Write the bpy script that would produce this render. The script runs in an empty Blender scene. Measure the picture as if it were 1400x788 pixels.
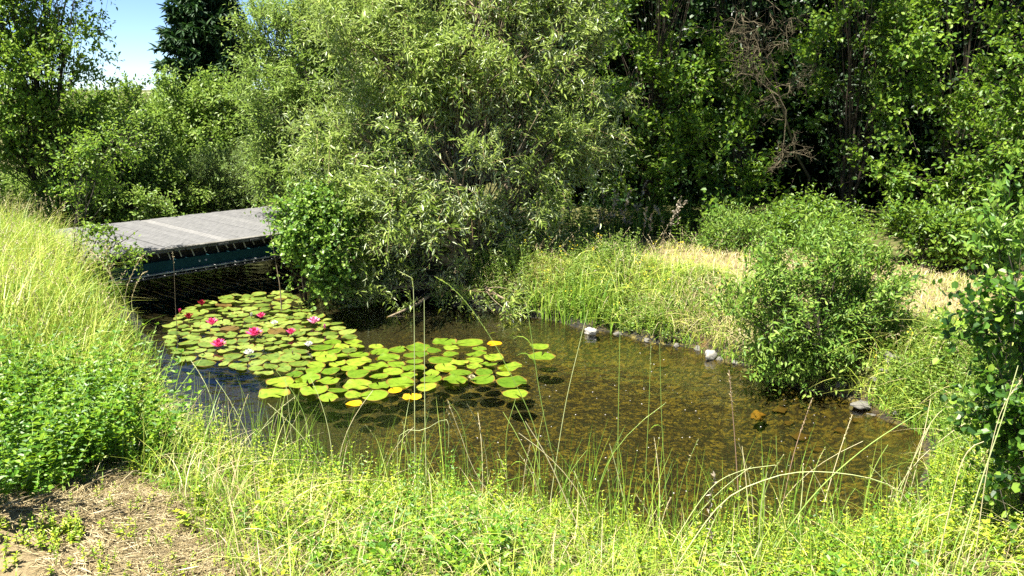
import bpy, math
import numpy as np
from mathutils import Vector, noise as mnoise

rng = np.random.default_rng(7)
R = math.radians
S = bpy.context.scene
COL = S.collection

# ------------------------------------------------------------------ camera
F = 1165.0                                   # focal length in pixels of a 1400 wide frame
EYE = 2.9                                    # metres above the water
PITCH = math.atan((394 - 120) / F)
cam_d = bpy.data.cameras.new('camera'); cam = bpy.data.objects.new('camera', cam_d); COL.objects.link(cam)
cam.location = (0, 0, EYE); cam.rotation_euler = (math.pi / 2 - PITCH, 0, 0)
cam_d.sensor_width = 36; cam_d.lens = 36 * F / 1400
cam_d.clip_start = 0.05; cam_d.clip_end = 2000
S.camera = cam

# ------------------------------------------------------------------ light
SUN_TRAVEL = Vector((0.34, 0.26, -1.0)).normalized()
to_sun = -SUN_TRAVEL
elev = math.asin(to_sun.z); azim = math.atan2(to_sun.x, to_sun.y)
W = bpy.data.worlds.new('World'); S.world = W; W.use_nodes = True
nt = W.node_tree
sky = nt.nodes.new('ShaderNodeTexSky'); sky.sky_type = 'NISHITA'; sky.sun_disc = False
sky.sun_elevation = elev; sky.sun_rotation = azim; sky.air_density = 0.75; sky.dust_density = 0.0; sky.ozone_density = 5.0; sky.altitude = 2500
bg = nt.nodes['Background']; bg.inputs[1].default_value = 0.05
nt.links.new(sky.outputs[0], bg.inputs[0])
sd_ = bpy.data.lights.new('sun', 'SUN'); sd_.energy = 5.0; sd_.angle = R(0.53); sd_.color = (1.0, 0.95, 0.86)
sun = bpy.data.objects.new('sun', sd_); COL.objects.link(sun)
sun.rotation_euler = SUN_TRAVEL.to_track_quat('-Z', 'Y').to_euler()
S.view_settings.view_transform = 'Standard'; S.view_settings.look = 'None'
S.view_settings.exposure = 2.12; S.view_settings.gamma = 1.0; S.view_settings.use_curve_mapping = False
S.cycles.max_bounces = 6; S.cycles.diffuse_bounces = 1; S.cycles.glossy_bounces = 3
S.cycles.transmission_bounces = 4; S.cycles.transparent_max_bounces = 8
S.cycles.use_denoising = False

# ------------------------------------------------------------------ layout helpers
cp, sp = math.cos(PITCH), math.sin(PITCH)
def ray(px, py):
    dx = (px - 700) / F; dy = (394 - py) / F
    return np.array([dx, cp + dy * sp, -sp + dy * cp])
def at(px, py, z=0.0):
    d = ray(px, py); t = (z - EYE) / d[2]
    return d * t + np.array([0, 0, EYE])
def atY(px, py, Y):
    d = ray(px, py); t = Y / d[1]
    return d * t + np.array([0, 0, EYE])

# ------------------------------------------------------------------ mesh helpers
class Buf:
    def __init__(s): s.v = []; s.f = []; s.n = 0
    def add(s, V, Fc, mat=0):
        V = np.asarray(V, float).reshape(-1, 3); Fc = np.asarray(Fc, int)
        s.v.append(V); s.f.append((Fc + s.n, mat)); s.n += len(V)
    def mesh(s, name, mats, smooth=False):
        me = bpy.data.meshes.new(name)
        V = np.concatenate(s.v)
        loops = np.concatenate([f.ravel() for f, m in s.f])
        cnt = np.concatenate([np.full(len(f), f.shape[1]) for f, m in s.f])
        mi = np.concatenate([np.full(len(f), m) for f, m in s.f])
        st = np.concatenate([[0], np.cumsum(cnt)[:-1]])
        me.vertices.add(len(V)); me.vertices.foreach_set('co', V.ravel().astype(np.float32))
        me.loops.add(len(loops)); me.loops.foreach_set('vertex_index', loops.astype(np.int32))
        me.polygons.add(len(cnt)); me.polygons.foreach_set('loop_start', st.astype(np.int32))
        me.polygons.foreach_set('loop_total', cnt.astype(np.int32))
        me.polygons.foreach_set('material_index', mi.astype(np.int32))
        me.polygons.foreach_set('use_smooth', np.full(len(cnt), bool(smooth)))
        for m in (mats if isinstance(mats, (list, tuple)) else [mats]): me.materials.append(m)
        me.update(calc_edges=True); me.validate()
        return me
    def obj(s, name, mats, parent=None, smooth=False, loc=None):
        """links the collected shape as one object; loc = origin in the world"""
        if loc is not None:
            s.v = [v - np.asarray(loc, float) for v in s.v]
        o = bpy.data.objects.new(name, s.mesh(name, mats, smooth)); COL.objects.link(o)
        if parent is not None: o.parent = parent
        elif loc is not None: o.location = loc
        return o
def tag(o, label=None, cat=None, group=None, kind=None):
    if label: o['label'] = label
    if cat: o['category'] = cat
    if group: o['group'] = group
    if kind: o['kind'] = kind
    return o
def thing(name, loc, label, cat, group=None):
    o = bpy.data.objects.new(name, None); COL.objects.link(o); o.location = loc; o.empty_display_size = 0.1
    return tag(o, label, cat, group)
def nrm(a): return a / (np.linalg.norm(a, axis=-1, keepdims=True) + 1e-9)
def rdir(n):
    return nrm(rng.normal(size=(n, 3)))

def tubes(buf, P, Rr, sides=5, mat=0, cap=True):
    """P (n,k,3) centre lines, Rr (n,k) radii"""
    P = np.asarray(P, float); Rr = np.asarray(Rr, float)
    if P.ndim == 2: P = P[None]; Rr = Rr[None]
    n, k, _ = P.shape
    T = nrm(np.gradient(P, axis=1))
    ref = np.where(np.abs(T[..., 2:3]) > 0.8, np.array([1.0, 0.2, 0]), np.array([0, 0, 1.0]))
    ref = np.broadcast_to(ref[:, :1], T.shape)
    A = nrm(np.cross(T, ref)); B = np.cross(T, A)
    a = np.arange(sides) / sides * 2 * np.pi
    V = P[:, :, None] + Rr[:, :, None, None] * (np.cos(a)[:, None] * A[:, :, None] + np.sin(a)[:, None] * B[:, :, None])
    idx = np.arange(n * k * sides).reshape(n, k, sides)
    i0 = idx[:, :-1]; i1 = idx[:, 1:]
    q = np.stack([i0, np.roll(i0, -1, 2), np.roll(i1, -1, 2), i1], -1).reshape(-1, 4)
    buf.add(V, q, mat)

PROFILE = {'lance': [(0.28, 0.5), (0.68, 0.36)], 'ovate': [(0.25, 0.46), (0.66, 0.40)],
           'round': [(0.22, 0.46), (0.74, 0.46)], 'needle': [(0.2, 0.5), (0.8, 0.4)]}
def leaves(buf, P, D, N, L, Wd, prof='ovate', fold=0.18, mat=0, droop=0.12):
    """two-quad folded leaves; P base, D axis, N normal, L length, Wd width (arrays)"""
    D = nrm(D); N = nrm(N - (N * D).sum(-1, keepdims=True) * D); B = np.cross(D, N)
    L = np.asarray(L)[:, None]; Wd = np.asarray(Wd)[:, None]
    (t1, w1), (t2, w2) = PROFILE[prof]
    v = [P,
         P + D * L * t1 + B * Wd * w1 + N * Wd * fold,
         P + D * L * t2 + B * Wd * w2 + N * (Wd * fold - L * droop * 0.5),
         P + D * L - N * L * droop,
         P + D * L * t2 - B * Wd * w2 + N * (Wd * fold - L * droop * 0.5),
         P + D * L * t1 - B * Wd * w1 + N * Wd * fold]
    V = np.stack(v, 1); n = len(P)
    b = np.arange(n)[:, None] * 6
    q = np.concatenate([b + np.array([0, 1, 2, 3]), b + np.array([0, 3, 4, 5])])
    buf.add(V, q, mat)

def wob(P, f, seed=0):
    r = np.random.default_rng(seed); s = 0
    for k in range(5):
        d = r.normal(size=3); d /= np.linalg.norm(d)
        s = s + np.sin(P @ d * f * (0.7 + 0.35 * k) + r.uniform(0, 6.28))
    return s / 2.6

# ------------------------------------------------------------------ materials
def mat(name):
    m = bpy.data.materials.new(name); m.use_nodes = True
    n = m.node_tree.nodes; l = m.node_tree.links
    return m, n, l, n['Principled BSDF'], n['Material Output']
def ramp(n, stops):
    r = n.new('ShaderNodeValToRGB'); e = r.color_ramp.elements
    while len(e) < len(stops): e.new(0.5)
    for el, (p, c) in zip(e, stops):
        el.position = p; el.color = (*c, 1)
    return r
def leaf_mat(name, cols, trans=0.38, tcol=None, back=None, rough=0.45, spec=0.35, src='island'):
    m, n, l, b, o = mat(name)
    g = n.new('ShaderNodeNewGeometry')
    r = ramp(n, [(i / (len(cols) - 1), c) for i, c in enumerate(cols)])
    if src == 'object':
        oi = n.new('ShaderNodeObjectInfo'); l.new(oi.outputs['Random'], r.inputs[0])
    else: l.new(g.outputs['Random Per Island'], r.inputs[0])
    c = r.outputs[0]
    if back:
        mx = n.new('ShaderNodeMix'); mx.data_type = 'RGBA'
        l.new(g.outputs['Backfacing'], mx.inputs[0]); l.new(c, mx.inputs[6]); mx.inputs[7].default_value = (*back, 1)
        c = mx.outputs[2]
    l.new(c, b.inputs['Base Color']); b.inputs['Roughness'].default_value = rough
    b.inputs['Specular IOR Level'].default_value = spec
    t = n.new('ShaderNodeBsdfTranslucent')
    if tcol is None: tcol = tuple(min(1, x * k) for x, k in zip(cols[len(cols) // 2], (2.0, 2.0, 1.0)))
    mt = n.new('ShaderNodeMix'); mt.data_type = 'RGBA'; mt.inputs[0].default_value = 0.7
    l.new(c, mt.inputs[6]); mt.inputs[7].default_value = (*tcol, 1)
    l.new(mt.outputs[2], t.inputs[0])
    ms = n.new('ShaderNodeMixShader'); ms.inputs[0].default_value = trans
    l.new(b.outputs[0], ms.inputs[1]); l.new(t.outputs[0], ms.inputs[2]); l.new(ms.outputs[0], o.inputs[0])
    return m
def noise_mat(name, stops, scale=8, rough=0.85, bump=0.3, bscale=None, detail=6, stretch=None, spec=0.3):
    m, n, l, b, o = mat(name)
    tc = n.new('ShaderNodeTexCoord'); src = tc.outputs['Object']
    if stretch:
        mp = n.new('ShaderNodeMapping'); mp.inputs['Scale'].default_value = stretch; l.new(src, mp.inputs[0]); src = mp.outputs[0]
    nz = n.new('ShaderNodeTexNoise'); nz.inputs['Scale'].default_value = scale; nz.inputs['Detail'].default_value = detail
    nz.inputs['Roughness'].default_value = 0.65
    l.new(src, nz.inputs[0]); r = ramp(n, stops); l.new(nz.outputs[0], r.inputs[0]); l.new(r.outputs[0], b.inputs['Base Color'])
    b.inputs['Roughness'].default_value = rough; b.inputs['Specular IOR Level'].default_value = spec
    if bump:
        n2 = n.new('ShaderNodeTexNoise'); n2.inputs['Scale'].default_value = bscale or scale * 3; n2.inputs['Detail'].default_value = 4
        l.new(src, n2.inputs[0])
        bp = n.new('ShaderNodeBump'); bp.inputs['Strength'].default_value = bump; bp.inputs['Distance'].default_value = 0.03
        l.new(n2.outputs[0], bp.inputs['Height']); l.new(bp.outputs[0], b.inputs['Normal'])
    return m

M = {}
M['bark'] = noise_mat('bark', [(0.3, (0.02, 0.016, 0.011)), (0.7, (0.07, 0.058, 0.042))], 14, bump=0.6, stretch=(1, 1, 0.25))
M['bark_willow'] = noise_mat('bark_willow', [(0.3, (0.10, 0.075, 0.045)), (0.7, (0.26, 0.21, 0.13))], 14, bump=0.5, stretch=(1, 1, 0.3))
M['twig_tan'] = noise_mat('twig_tan', [(0.3, (0.16, 0.11, 0.055)), (0.7, (0.34, 0.25, 0.13))], 20, bump=0.2)
M['dead_wood'] = noise_mat('dead_wood', [(0.3, (0.05, 0.04, 0.022)), (0.7, (0.14, 0.115, 0.065))], 18, bump=0.5)
M['twig_dark'] = noise_mat('twig_dark', [(0.3, (0.03, 0.022, 0.015)), (0.7, (0.09, 0.07, 0.045))], 20, bump=0)
M['willow_leaf'] = leaf_mat('willow_leaf', [(0.10, 0.165, 0.018), (0.19, 0.265, 0.035), (0.31, 0.38, 0.085)], 0.34, (0.30, 0.43, 0.04), back=(0.32, 0.37, 0.21), spec=0.5, rough=0.4)
M['pale_willow_leaf'] = leaf_mat('pale_willow_leaf', [(0.09, 0.17, 0.02), (0.17, 0.26, 0.035), (0.26, 0.34, 0.07)], 0.36, (0.28, 0.42, 0.04), back=(0.22, 0.30, 0.12))
M['hazel_leaf'] = leaf_mat('hazel_leaf', [(0.04, 0.10, 0.010), (0.10, 0.19, 0.018), (0.20, 0.29, 0.03)], 0.38, (0.24, 0.40, 0.025))
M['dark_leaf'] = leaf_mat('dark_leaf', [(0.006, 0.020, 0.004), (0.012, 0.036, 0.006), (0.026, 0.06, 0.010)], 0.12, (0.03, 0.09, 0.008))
M['young_leaf'] = leaf_mat('young_leaf', [(0.06, 0.14, 0.015), (0.13, 0.23, 0.025), (0.23, 0.32, 0.05)], 0.44, (0.30, 0.46, 0.035))
M['olive_leaf'] = leaf_mat('olive_leaf', [(0.08, 0.16, 0.02), (0.16, 0.25, 0.035), (0.25, 0.34, 0.06)], 0.42, (0.28, 0.42, 0.06))
M['feather_leaf'] = leaf_mat('feather_leaf', [(0.10, 0.18, 0.04), (0.17, 0.26, 0.06), (0.25, 0.33, 0.10)], 0.36, (0.30, 0.42, 0.07))
M['alder_leaf'] = leaf_mat('alder_leaf', [(0.05, 0.13, 0.015), (0.12, 0.23, 0.025), (0.24, 0.34, 0.05)], 0.36, (0.24, 0.42, 0.04), spec=0.5)
M['shade_leaf'] = leaf_mat('shade_leaf', [(0.012, 0.045, 0.006), (0.03, 0.085, 0.010), (0.09, 0.19, 0.018), (0.24, 0.36, 0.04)], 0.4, (0.14, 0.32, 0.02), spec=0.4)  # dark tones paint the bush's shade, bright ones its sunlit leaves
M['conifer_leaf'] = leaf_mat('conifer_leaf', [(0.010, 0.035, 0.010), (0.022, 0.065, 0.014), (0.05, 0.10, 0.02)], 0.10, rough=0.6)
M['buddleia_leaf'] = leaf_mat('buddleia_leaf', [(0.06, 0.14, 0.018), (0.13, 0.23, 0.03), (0.24, 0.33, 0.06)], 0.34, (0.26, 0.42, 0.035), rough=.5, spec=.25)
M['nettle_leaf'] = leaf_mat('nettle_leaf', [(0.03, 0.10, 0.008), (0.08, 0.19, 0.010), (0.20, 0.31, 0.018)], 0.34, (0.26, 0.44, 0.012))
M['lime_leaf'] = leaf_mat('lime_leaf', [(0.12, 0.24, 0.014), (0.27, 0.38, 0.022), (0.45, 0.48, 0.04)], 0.36, (0.46, 0.56, 0.04))
M['green_blade'] = leaf_mat('green_blade', [(0.07, 0.17, 0.015), (0.16, 0.29, 0.025), (0.30, 0.40, 0.055)], 0.36, (0.32, 0.46, 0.05))
M['hay_blade'] = leaf_mat('hay_blade', [(0.16, 0.27, 0.02), (0.34, 0.40, 0.05), (0.50, 0.50, 0.14)], 0.34, (0.46, 0.50, 0.08))
M['straw'] = leaf_mat('straw', [(0.26, 0.20, 0.09), (0.44, 0.36, 0.18), (0.62, 0.54, 0.33)], 0.18, (0.5, 0.42, 0.2))
M['dull_straw'] = leaf_mat('dull_straw', [(0.20, 0.155, 0.075), (0.36, 0.29, 0.15), (0.56, 0.48, 0.29)], 0.12, (0.3, 0.24, 0.1))
M['seed'] = leaf_mat('seed', [(0.30, 0.23, 0.12), (0.44, 0.36, 0.20), (0.56, 0.50, 0.32)], 0.2, (0.5, 0.4, 0.2))
M['red_stem'] = noise_mat('red_stem', [(0.3, (0.20, 0.11, 0.07)), (0.7, (0.36, 0.24, 0.16))], 25, bump=0)
M['stalk_green'] = noise_mat('stalk_green', [(0.3, (0.14, 0.24, 0.04)), (0.7, (0.27, 0.36, 0.08))], 10, bump=0, rough=0.5)
M['stalk_dry'] = noise_mat('stalk_dry', [(0.3, (0.36, 0.32, 0.15)), (0.7, (0.56, 0.50, 0.30))], 10, bump=0, rough=0.6)
M['stalk_pale'] = noise_mat('stalk_pale', [(0.3, (0.30, 0.36, 0.12)), (0.7, (0.46, 0.48, 0.24))], 10, bump=0, rough=0.5)
M['white_dot'] = leaf_mat('white_dot', [(0.55, 0.52, 0.48), (0.72, 0.68, 0.66)], 0.2, (0.6, 0.6, 0.55))
M['pod'] = leaf_mat('pod', [(0.18, 0.15, 0.10), (0.30, 0.26, 0.20)], 0.1, (0.3, 0.25, 0.2))
M['yellow_flower'] = leaf_mat('yellow_flower', [(0.6, 0.5, 0.03), (0.75, 0.6, 0.05)], 0.2, (0.7, 0.6, 0.05))

# ------------------------------------------------------------------ the terrain
POND = np.array([(-3.8, 8.7), (-3.35, 7.55), (-2.85, 6.6), (-1.8, 5.85), (-.78, 5.4), (0, 5.3), (.73, 5.1), (1.43, 4.95), (2.16, 5.0), (2.82, 5.5),
                 (3.3, 6.2), (3.45, 6.9), (3.25, 7.5), (2.9, 7.9), (2.4, 8.75), (2.1, 9.2), (1.6, 9.7), (.92, 10.25), (.3, 10.7), (-.9, 11.3),
                 (-1.7, 12.1), (-2.2, 13.0), (-5.4, 16.2), (-8.4, 14.6), (-5.5, 11.7), (-5.05, 11.0), (-4.4, 9.8)])
def inside(poly, X, Y):
    c = np.zeros(X.shape, bool); n = len(poly)
    for i in range(n):
        x0, y0 = poly[i]; x1, y1 = poly[(i + 1) % n]
        k = ((y0 > Y) != (y1 > Y)) & (X < (x1 - x0) * (Y - y0) / (y1 - y0 + 1e-12) + x0)
        c ^= k
    return c
def sdist(X, Y):
    X = np.asarray(X, float); Y = np.asarray(Y, float)
    d = np.full(X.shape, 1e9); n = len(POND)
    for i in range(n):
        a = POND[i]; b = POND[(i + 1) % n]; e = b - a
        t = np.clip(((X - a[0]) * e[0] + (Y - a[1]) * e[1]) / (e @ e), 0, 1)
        d = np.minimum(d, np.hypot(X - a[0] - t * e[0], Y - a[1] - t * e[1]))
    d = np.where(inside(POND, X, Y), -d, d)
    return d + 0.07 * np.sin(X * 3.1 + Y * 1.7) + 0.05 * np.sin(X * 5.3 - Y * 4.1 + 1)
def sst(x, a, b):
    t = np.clip((x - a) / (b - a), 0, 1); return t * t * (3 - 2 * t)
def height(X, Y):
    X = np.asarray(X, float); Y = np.asarray(Y, float)
    s = sdist(X, Y)
    near = 1 - sst(Y - 0.25 * np.abs(X), 3.6, 7.0)
    left = sst(-X, 1.5, 4.0)
    H = 0.55 + near * (0.25 + 0.45 * sst(-X, 0.3, 2.6)) + (1 - near) * left * 0.22
    Wd = 0.9 + near * 1.7 + (1 - near) * left * 0.6
    t = np.clip(s / Wd, 0, 1)
    z = H * (1 - (1 - t) ** (2 - 0.9 * near))
    b = -0.20 * sst(-s, 0.0, 0.9) - 0.06 * sst(-s, 0, 0.15)
    u = 0.05 * np.sin(X * 1.3 + 0.6) * np.sin(Y * 1.1) + 0.02 * np.sin(X * 4.1 + Y * 2.3) + 0.012 * np.sin(X * 9 - Y * 7)
    far = 0.02 * np.clip(np.hypot(X, Y) - 22, 0, 60)
    return np.where(s > 0, z + u * np.clip(s * 1.5, 0, 1), b + u * 0.6 * np.clip(-s * 2, 0, 1)) + far
def on_ground(px, py):
    d = ray(px, py); lo, hi = 1.5, 60.0
    ts = np.linspace(1.5, 60, 4000); p = d[None] * ts[:, None] + np.array([0, 0, EYE])
    k = np.argmax(p[:, 2] < height(p[:, 0], p[:, 1])); return p[k]
def region(pts):
    return np.array([on_ground(*p)[:2] for p in pts])
def scatter(poly, n):
    lo = poly.min(0); hi = poly.max(0); out = np.zeros((0, 2))
    while len(out) < n:
        q = rng.uniform(lo, hi, (n * 2, 2)); out = np.vstack([out, q[inside(poly, q[:, 0], q[:, 1])]])
    return out[:n]
def ground3(xy): return np.column_stack([xy, height(xy[:, 0], xy[:, 1])])

DRY = region([(-250, 720), (40, 680), (170, 640), (300, 640), (390, 700), (570, 787), (640, 900), (-400, 900)])
HAYR = [(-0.3, 13.5), (1.2, 11.4), (2.2, 10.4), (3.3, 9.6), (4.5, 8.2), (6.5, 7.5), (9, 9.0), (7.0, 11.0), (4.5, 11.6), (2.5, 12.8)]
HAYR = np.array(HAYR)
def pdist(poly, X, Y):
    d = np.full(X.shape, 1e9); n = len(poly)
    for i in range(n):
        a = poly[i]; b = poly[(i + 1) % n]; e = b - a
        t = np.clip(((X - a[0]) * e[0] + (Y - a[1]) * e[1]) / (e @ e), 0, 1)
        d = np.minimum(d, np.hypot(X - a[0] - t * e[0], Y - a[1] - t * e[1]))
    return np.where(inside(poly, X, Y), d, -d)

fx = np.arange(-11, 11.01, 0.1); ox = 11 * 1.28 ** np.arange(1, 14)
gx = np.concatenate([-ox[::-1], fx, ox])
fy = np.arange(0, 18.01, 0.1); oy = 18 * 1.25 ** np.arange(1, 14)
gy = np.concatenate([[-300, -100, -40, -15, -6, -3, -1.5, -0.6], fy, oy])
GX, GY = np.meshgrid(gx, gy); GZ = height(GX, GY)
SD = sdist(GX, GY)
ny, nx = GX.shape
V = np.column_stack([GX.ravel(), GY.ravel(), GZ.ravel()])
idx = np.arange(nx * ny).reshape(ny, nx)
Q = np.stack([idx[:-1, :-1], idx[:-1, 1:], idx[1:, 1:], idx[1:, :-1]], -1).reshape(-1, 4)
wet = (SD.ravel()[Q].mean(1) < 0.14)

def ground_material():
    m, n, l, b, o = mat('soil_and_straw')
    tc = n.new('ShaderNodeTexCoord')
    at_ = n.new('ShaderNodeAttribute'); at_.attribute_name = 'dry'
    n1 = n.new('ShaderNodeTexNoise'); n1.inputs['Scale'].default_value = 5; n1.inputs['Detail'].default_value = 8; n1.inputs['Roughness'].default_value = .7
    n2 = n.new('ShaderNodeTexNoise'); n2.inputs['Scale'].default_value = 60; n2.inputs['Detail'].default_value = 6; n2.inputs['Roughness'].default_value = .75
    for q in (n1, n2): l.new(tc.outputs['Object'], q.inputs[0])
    earth = ramp(n, [(0.35, (0.035, 0.035, 0.012)), (0.5, (0.07, 0.075, 0.022)), (0.68, (0.13, 0.115, 0.045))])
    straw = ramp(n, [(0.30, (0.06, 0.045, 0.022)), (0.44, (0.16, 0.12, 0.062)), (0.58, (0.26, 0.205, 0.11)), (0.72, (0.36, 0.30, 0.18))])
    l.new(n1.outputs[0], earth.inputs[0])
    mm = n.new('ShaderNodeMath'); mm.operation = 'MULTIPLY_ADD'; mm.inputs[1].default_value = 0.55
    l.new(n1.outputs[0], mm.inputs[0])
    m2 = n.new('ShaderNodeMath'); m2.operation = 'MULTIPLY'; m2.inputs[1].default_value = 0.45; l.new(n2.outputs[0], m2.inputs[0]); l.new(m2.outputs[0], mm.inputs[2])
    l.new(mm.outputs[0], straw.inputs[0])
    mx = n.new('ShaderNodeMix'); mx.data_type = 'RGBA'
    ad = n.new('ShaderNodeMath'); ad.operation = 'ADD'; sb = n.new('ShaderNodeMath'); sb.operation = 'SUBTRACT'; sb.inputs[1].default_value = .5
    l.new(n1.outputs[0], sb.inputs[0]); l.new(at_.outputs['Fac'], ad.inputs[0]); l.new(sb.outputs[0], ad.inputs[1]); ad.use_clamp = True
    l.new(ad.outputs[0], mx.inputs[0]); l.new(earth.outputs[0], mx.inputs[6]); l.new(straw.outputs[0], mx.inputs[7])
    l.new(mx.outputs[2], b.inputs['Base Color']); b.inputs['Roughness'].default_value = .95; b.inputs['Specular IOR Level'].default_value = .15
    bp = n.new('ShaderNodeBump'); bp.inputs['Strength'].default_value = .7; bp.inputs['Distance'].default_value = .02
    l.new(n2.outputs[0], bp.inputs['Height']); l.new(bp.outputs[0], b.inputs['Normal'])
    return m
def bed_material():
    m, n, l, b, o = mat('pond_floor_litter')
    tc = n.new('ShaderNodeTexCoord')
    vo = n.new('ShaderNodeTexVoronoi'); vo.inputs['Scale'].default_value = 34; vo.inputs['Randomness'].default_value = 1
    nz = n.new('ShaderNodeTexNoise'); nz.inputs['Scale'].default_value = 9; nz.inputs['Detail'].default_value = 6
    big = n.new('ShaderNodeTexNoise'); big.inputs['Scale'].default_value = 1.1; big.inputs['Detail'].default_value = 4
    vm = n.new('ShaderNodeVectorMath'); vm.operation = 'MULTIPLY_ADD'; vm.inputs[1].default_value = (.12, .12, .12)
    l.new(tc.outputs['Object'], nz.inputs[0]); l.new(tc.outputs['Object'], big.inputs[0])
    l.new(nz.outputs['Color'], vm.inputs[0]); l.new(tc.outputs['Object'], vm.inputs[2]); l.new(vm.outputs[0], vo.inputs['Vector'])
    r1 = ramp(n, [(0.0, (0.006, 0.006, 0.002)), (0.42, (0.016, 0.015, 0.004)), (0.56, (0.085, 0.072, 0.011)), (1.0, (0.16, 0.13, 0.022))])
    sep = n.new('ShaderNodeSeparateColor'); l.new(vo.outputs['Color'], sep.inputs[0])
    l.new(sep.outputs[0], r1.inputs[0])
    r2 = ramp(n, [(0.35, (0.25, 0.24, 0.18)), (0.6, (1, 1, 1))]); l.new(nz.outputs[0], r2.inputs[0])
    mu = n.new('ShaderNodeMix'); mu.data_type = 'RGBA'; mu.blend_type = 'MULTIPLY'; mu.inputs[0].default_value = 1
    l.new(r1.outputs[0], mu.inputs[6]); l.new(r2.outputs[0], mu.inputs[7])
    at_ = n.new('ShaderNodeAttribute'); at_.attribute_name = 'rust'
    mx = n.new('ShaderNodeMix'); mx.data_type = 'RGBA'; mx.blend_type = 'MIX'
    rr = ramp(n, [(0.35, (0.03, 0.018, 0.004)), (0.6, (0.10, 0.055, 0.008)), (0.75, (0.20, 0.12, 0.02))]); l.new(nz.outputs[0], rr.inputs[0])
    mr = n.new('ShaderNodeMath'); mr.operation = 'MULTIPLY'; l.new(at_.outputs['Fac'], mr.inputs[0])
    rb = ramp(n, [(0.45, (0.0, 0.0, 0.0)), (0.65, (.8, .8, .8))]); l.new(big.outputs[0], rb.inputs[0]); l.new(rb.outputs[0], mr.inputs[1])
    l.new(mr.outputs[0], mx.inputs[0]); l.new(mu.outputs[2], mx.inputs[6]); l.new(rr.outputs[0], mx.inputs[7])
    sl = n.new('ShaderNodeAttribute'); sl.attribute_name = 'bed_shade'; mz = n.new('ShaderNodeMix'); mz.data_type = 'RGBA'
    l.new(sl.outputs['Fac'], mz.inputs[0]); l.new(mx.outputs[2], mz.inputs[6]); mz.inputs[7].default_value = (0.010, 0.010, 0.006, 1)
    l.new(mz.outputs[2], b.inputs['Base Color']); b.inputs['Roughness'].default_value = .9
    bp = n.new('ShaderNodeBump'); bp.inputs['Strength'].default_value = 1.0; bp.inputs['Distance'].default_value = .05
    l.new(vo.outputs['Distance'], bp.inputs['Height']); l.new(bp.outputs[0], b.inputs['Normal'])
    return m
def sheet(name, faces, material, attr, values):
    used = np.unique(faces); remap = np.zeros(len(V), int); remap[used] = np.arange(len(used))
    b = Buf(); b.add(V[used], remap[faces]); o = b.obj(name, material, smooth=True)
    a = o.data.attributes.new(attr, 'FLOAT', 'POINT'); a.data.foreach_set('value', values[used].astype(np.float32))
    return o
dry = np.maximum(sst(pdist(DRY, GX.ravel(), GY.ravel()), -0.5, 0.25), 0.75 * sst(pdist(HAYR, GX.ravel(), GY.ravel()), -0.2, 0.3))
near_dry = 0.22 * (1 - sst(GY.ravel(), 3.0, 4.6))
dry = np.maximum(dry, near_dry)
tag(sheet('ground', Q[~wet], ground_material(), 'dry', dry), kind='structure')
rust = sst(GX.ravel() * 0.7 + GY.ravel() * 0.55, 5.0, 7.2) * sst(GX.ravel(), 0.3, 1.8)
pb_ = tag(sheet('pond_bed', Q[wet], bed_material(), 'rust', rust), kind='structure')
co = np.zeros(len(pb_.data.vertices) * 3, np.float32); pb_.data.vertices.foreach_get('co', co); co = co.reshape(-1, 3)
bed_shade = np.maximum(sst(-co[:, 0], 0.9, 2.0), sst(co[:, 1], 9.6, 11.0)) * 0.92  # shade painted into the bed colour below the bridge and the left water
sa = pb_.data.attributes.new('bed_shade', 'FLOAT', 'POINT'); sa.data.foreach_set('value', bed_shade.astype(np.float32))

def water_material():
    m, n, l, b, o = mat('pond_water')
    n.remove(b)
    tr = n.new('ShaderNodeBsdfTransparent'); tr.inputs[0].default_value = (0.74, 0.70, 0.46, 1)
    gl = n.new('ShaderNodeBsdfGlossy'); gl.inputs['Roughness'].default_value = 0.02; gl.inputs[0].default_value = (0.9, 0.95, 1, 1)
    fr = n.new('ShaderNodeFresnel'); fr.inputs['IOR'].default_value = 1.48
    tc = n.new('ShaderNodeTexCoord'); mp = n.new('ShaderNodeMapping'); mp.inputs['Scale'].default_value = (1, 1.6, 1)
    nz = n.new('ShaderNodeTexNoise'); nz.inputs['Scale'].default_value = 3.2; nz.inputs['Detail'].default_value = 3
    n2 = n.new('ShaderNodeTexNoise'); n2.inputs['Scale'].default_value = 19; n2.inputs['Detail'].default_value = 2
    ad = n.new('ShaderNodeMath'); ad.operation = 'MULTIPLY_ADD'; ad.inputs[1].default_value = 0.16
    l.new(tc.outputs['Object'], mp.inputs[0]); l.new(mp.outputs[0], nz.inputs[0]); l.new(mp.outputs[0], n2.inputs[0])
    l.new(n2.outputs[0], ad.inputs[0]); l.new(nz.outputs[0], ad.inputs[2])
    bp = n.new('ShaderNodeBump'); bp.inputs['Strength'].default_value = 0.22; bp.inputs['Distance'].default_value = 0.05
    l.new(ad.outputs[0], bp.inputs['Height'])
    l.new(bp.outputs[0], gl.inputs['Normal']); l.new(bp.outputs[0], fr.inputs['Normal'])
    ms = n.new('ShaderNodeMixShader'); l.new(fr.outputs[0], ms.inputs[0]); l.new(tr.outputs[0], ms.inputs[1]); l.new(gl.outputs[0], ms.inputs[2])
    l.new(ms.outputs[0], o.inputs[0]); return m
b = Buf(); b.add([(-9, 4.4, 0), (4.6, 4.4, 0), (4.6, 17, 0), (-9, 17, 0)], [(0, 1, 2, 3)])
tag(b.obj('water', water_material()), kind='structure')

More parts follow.
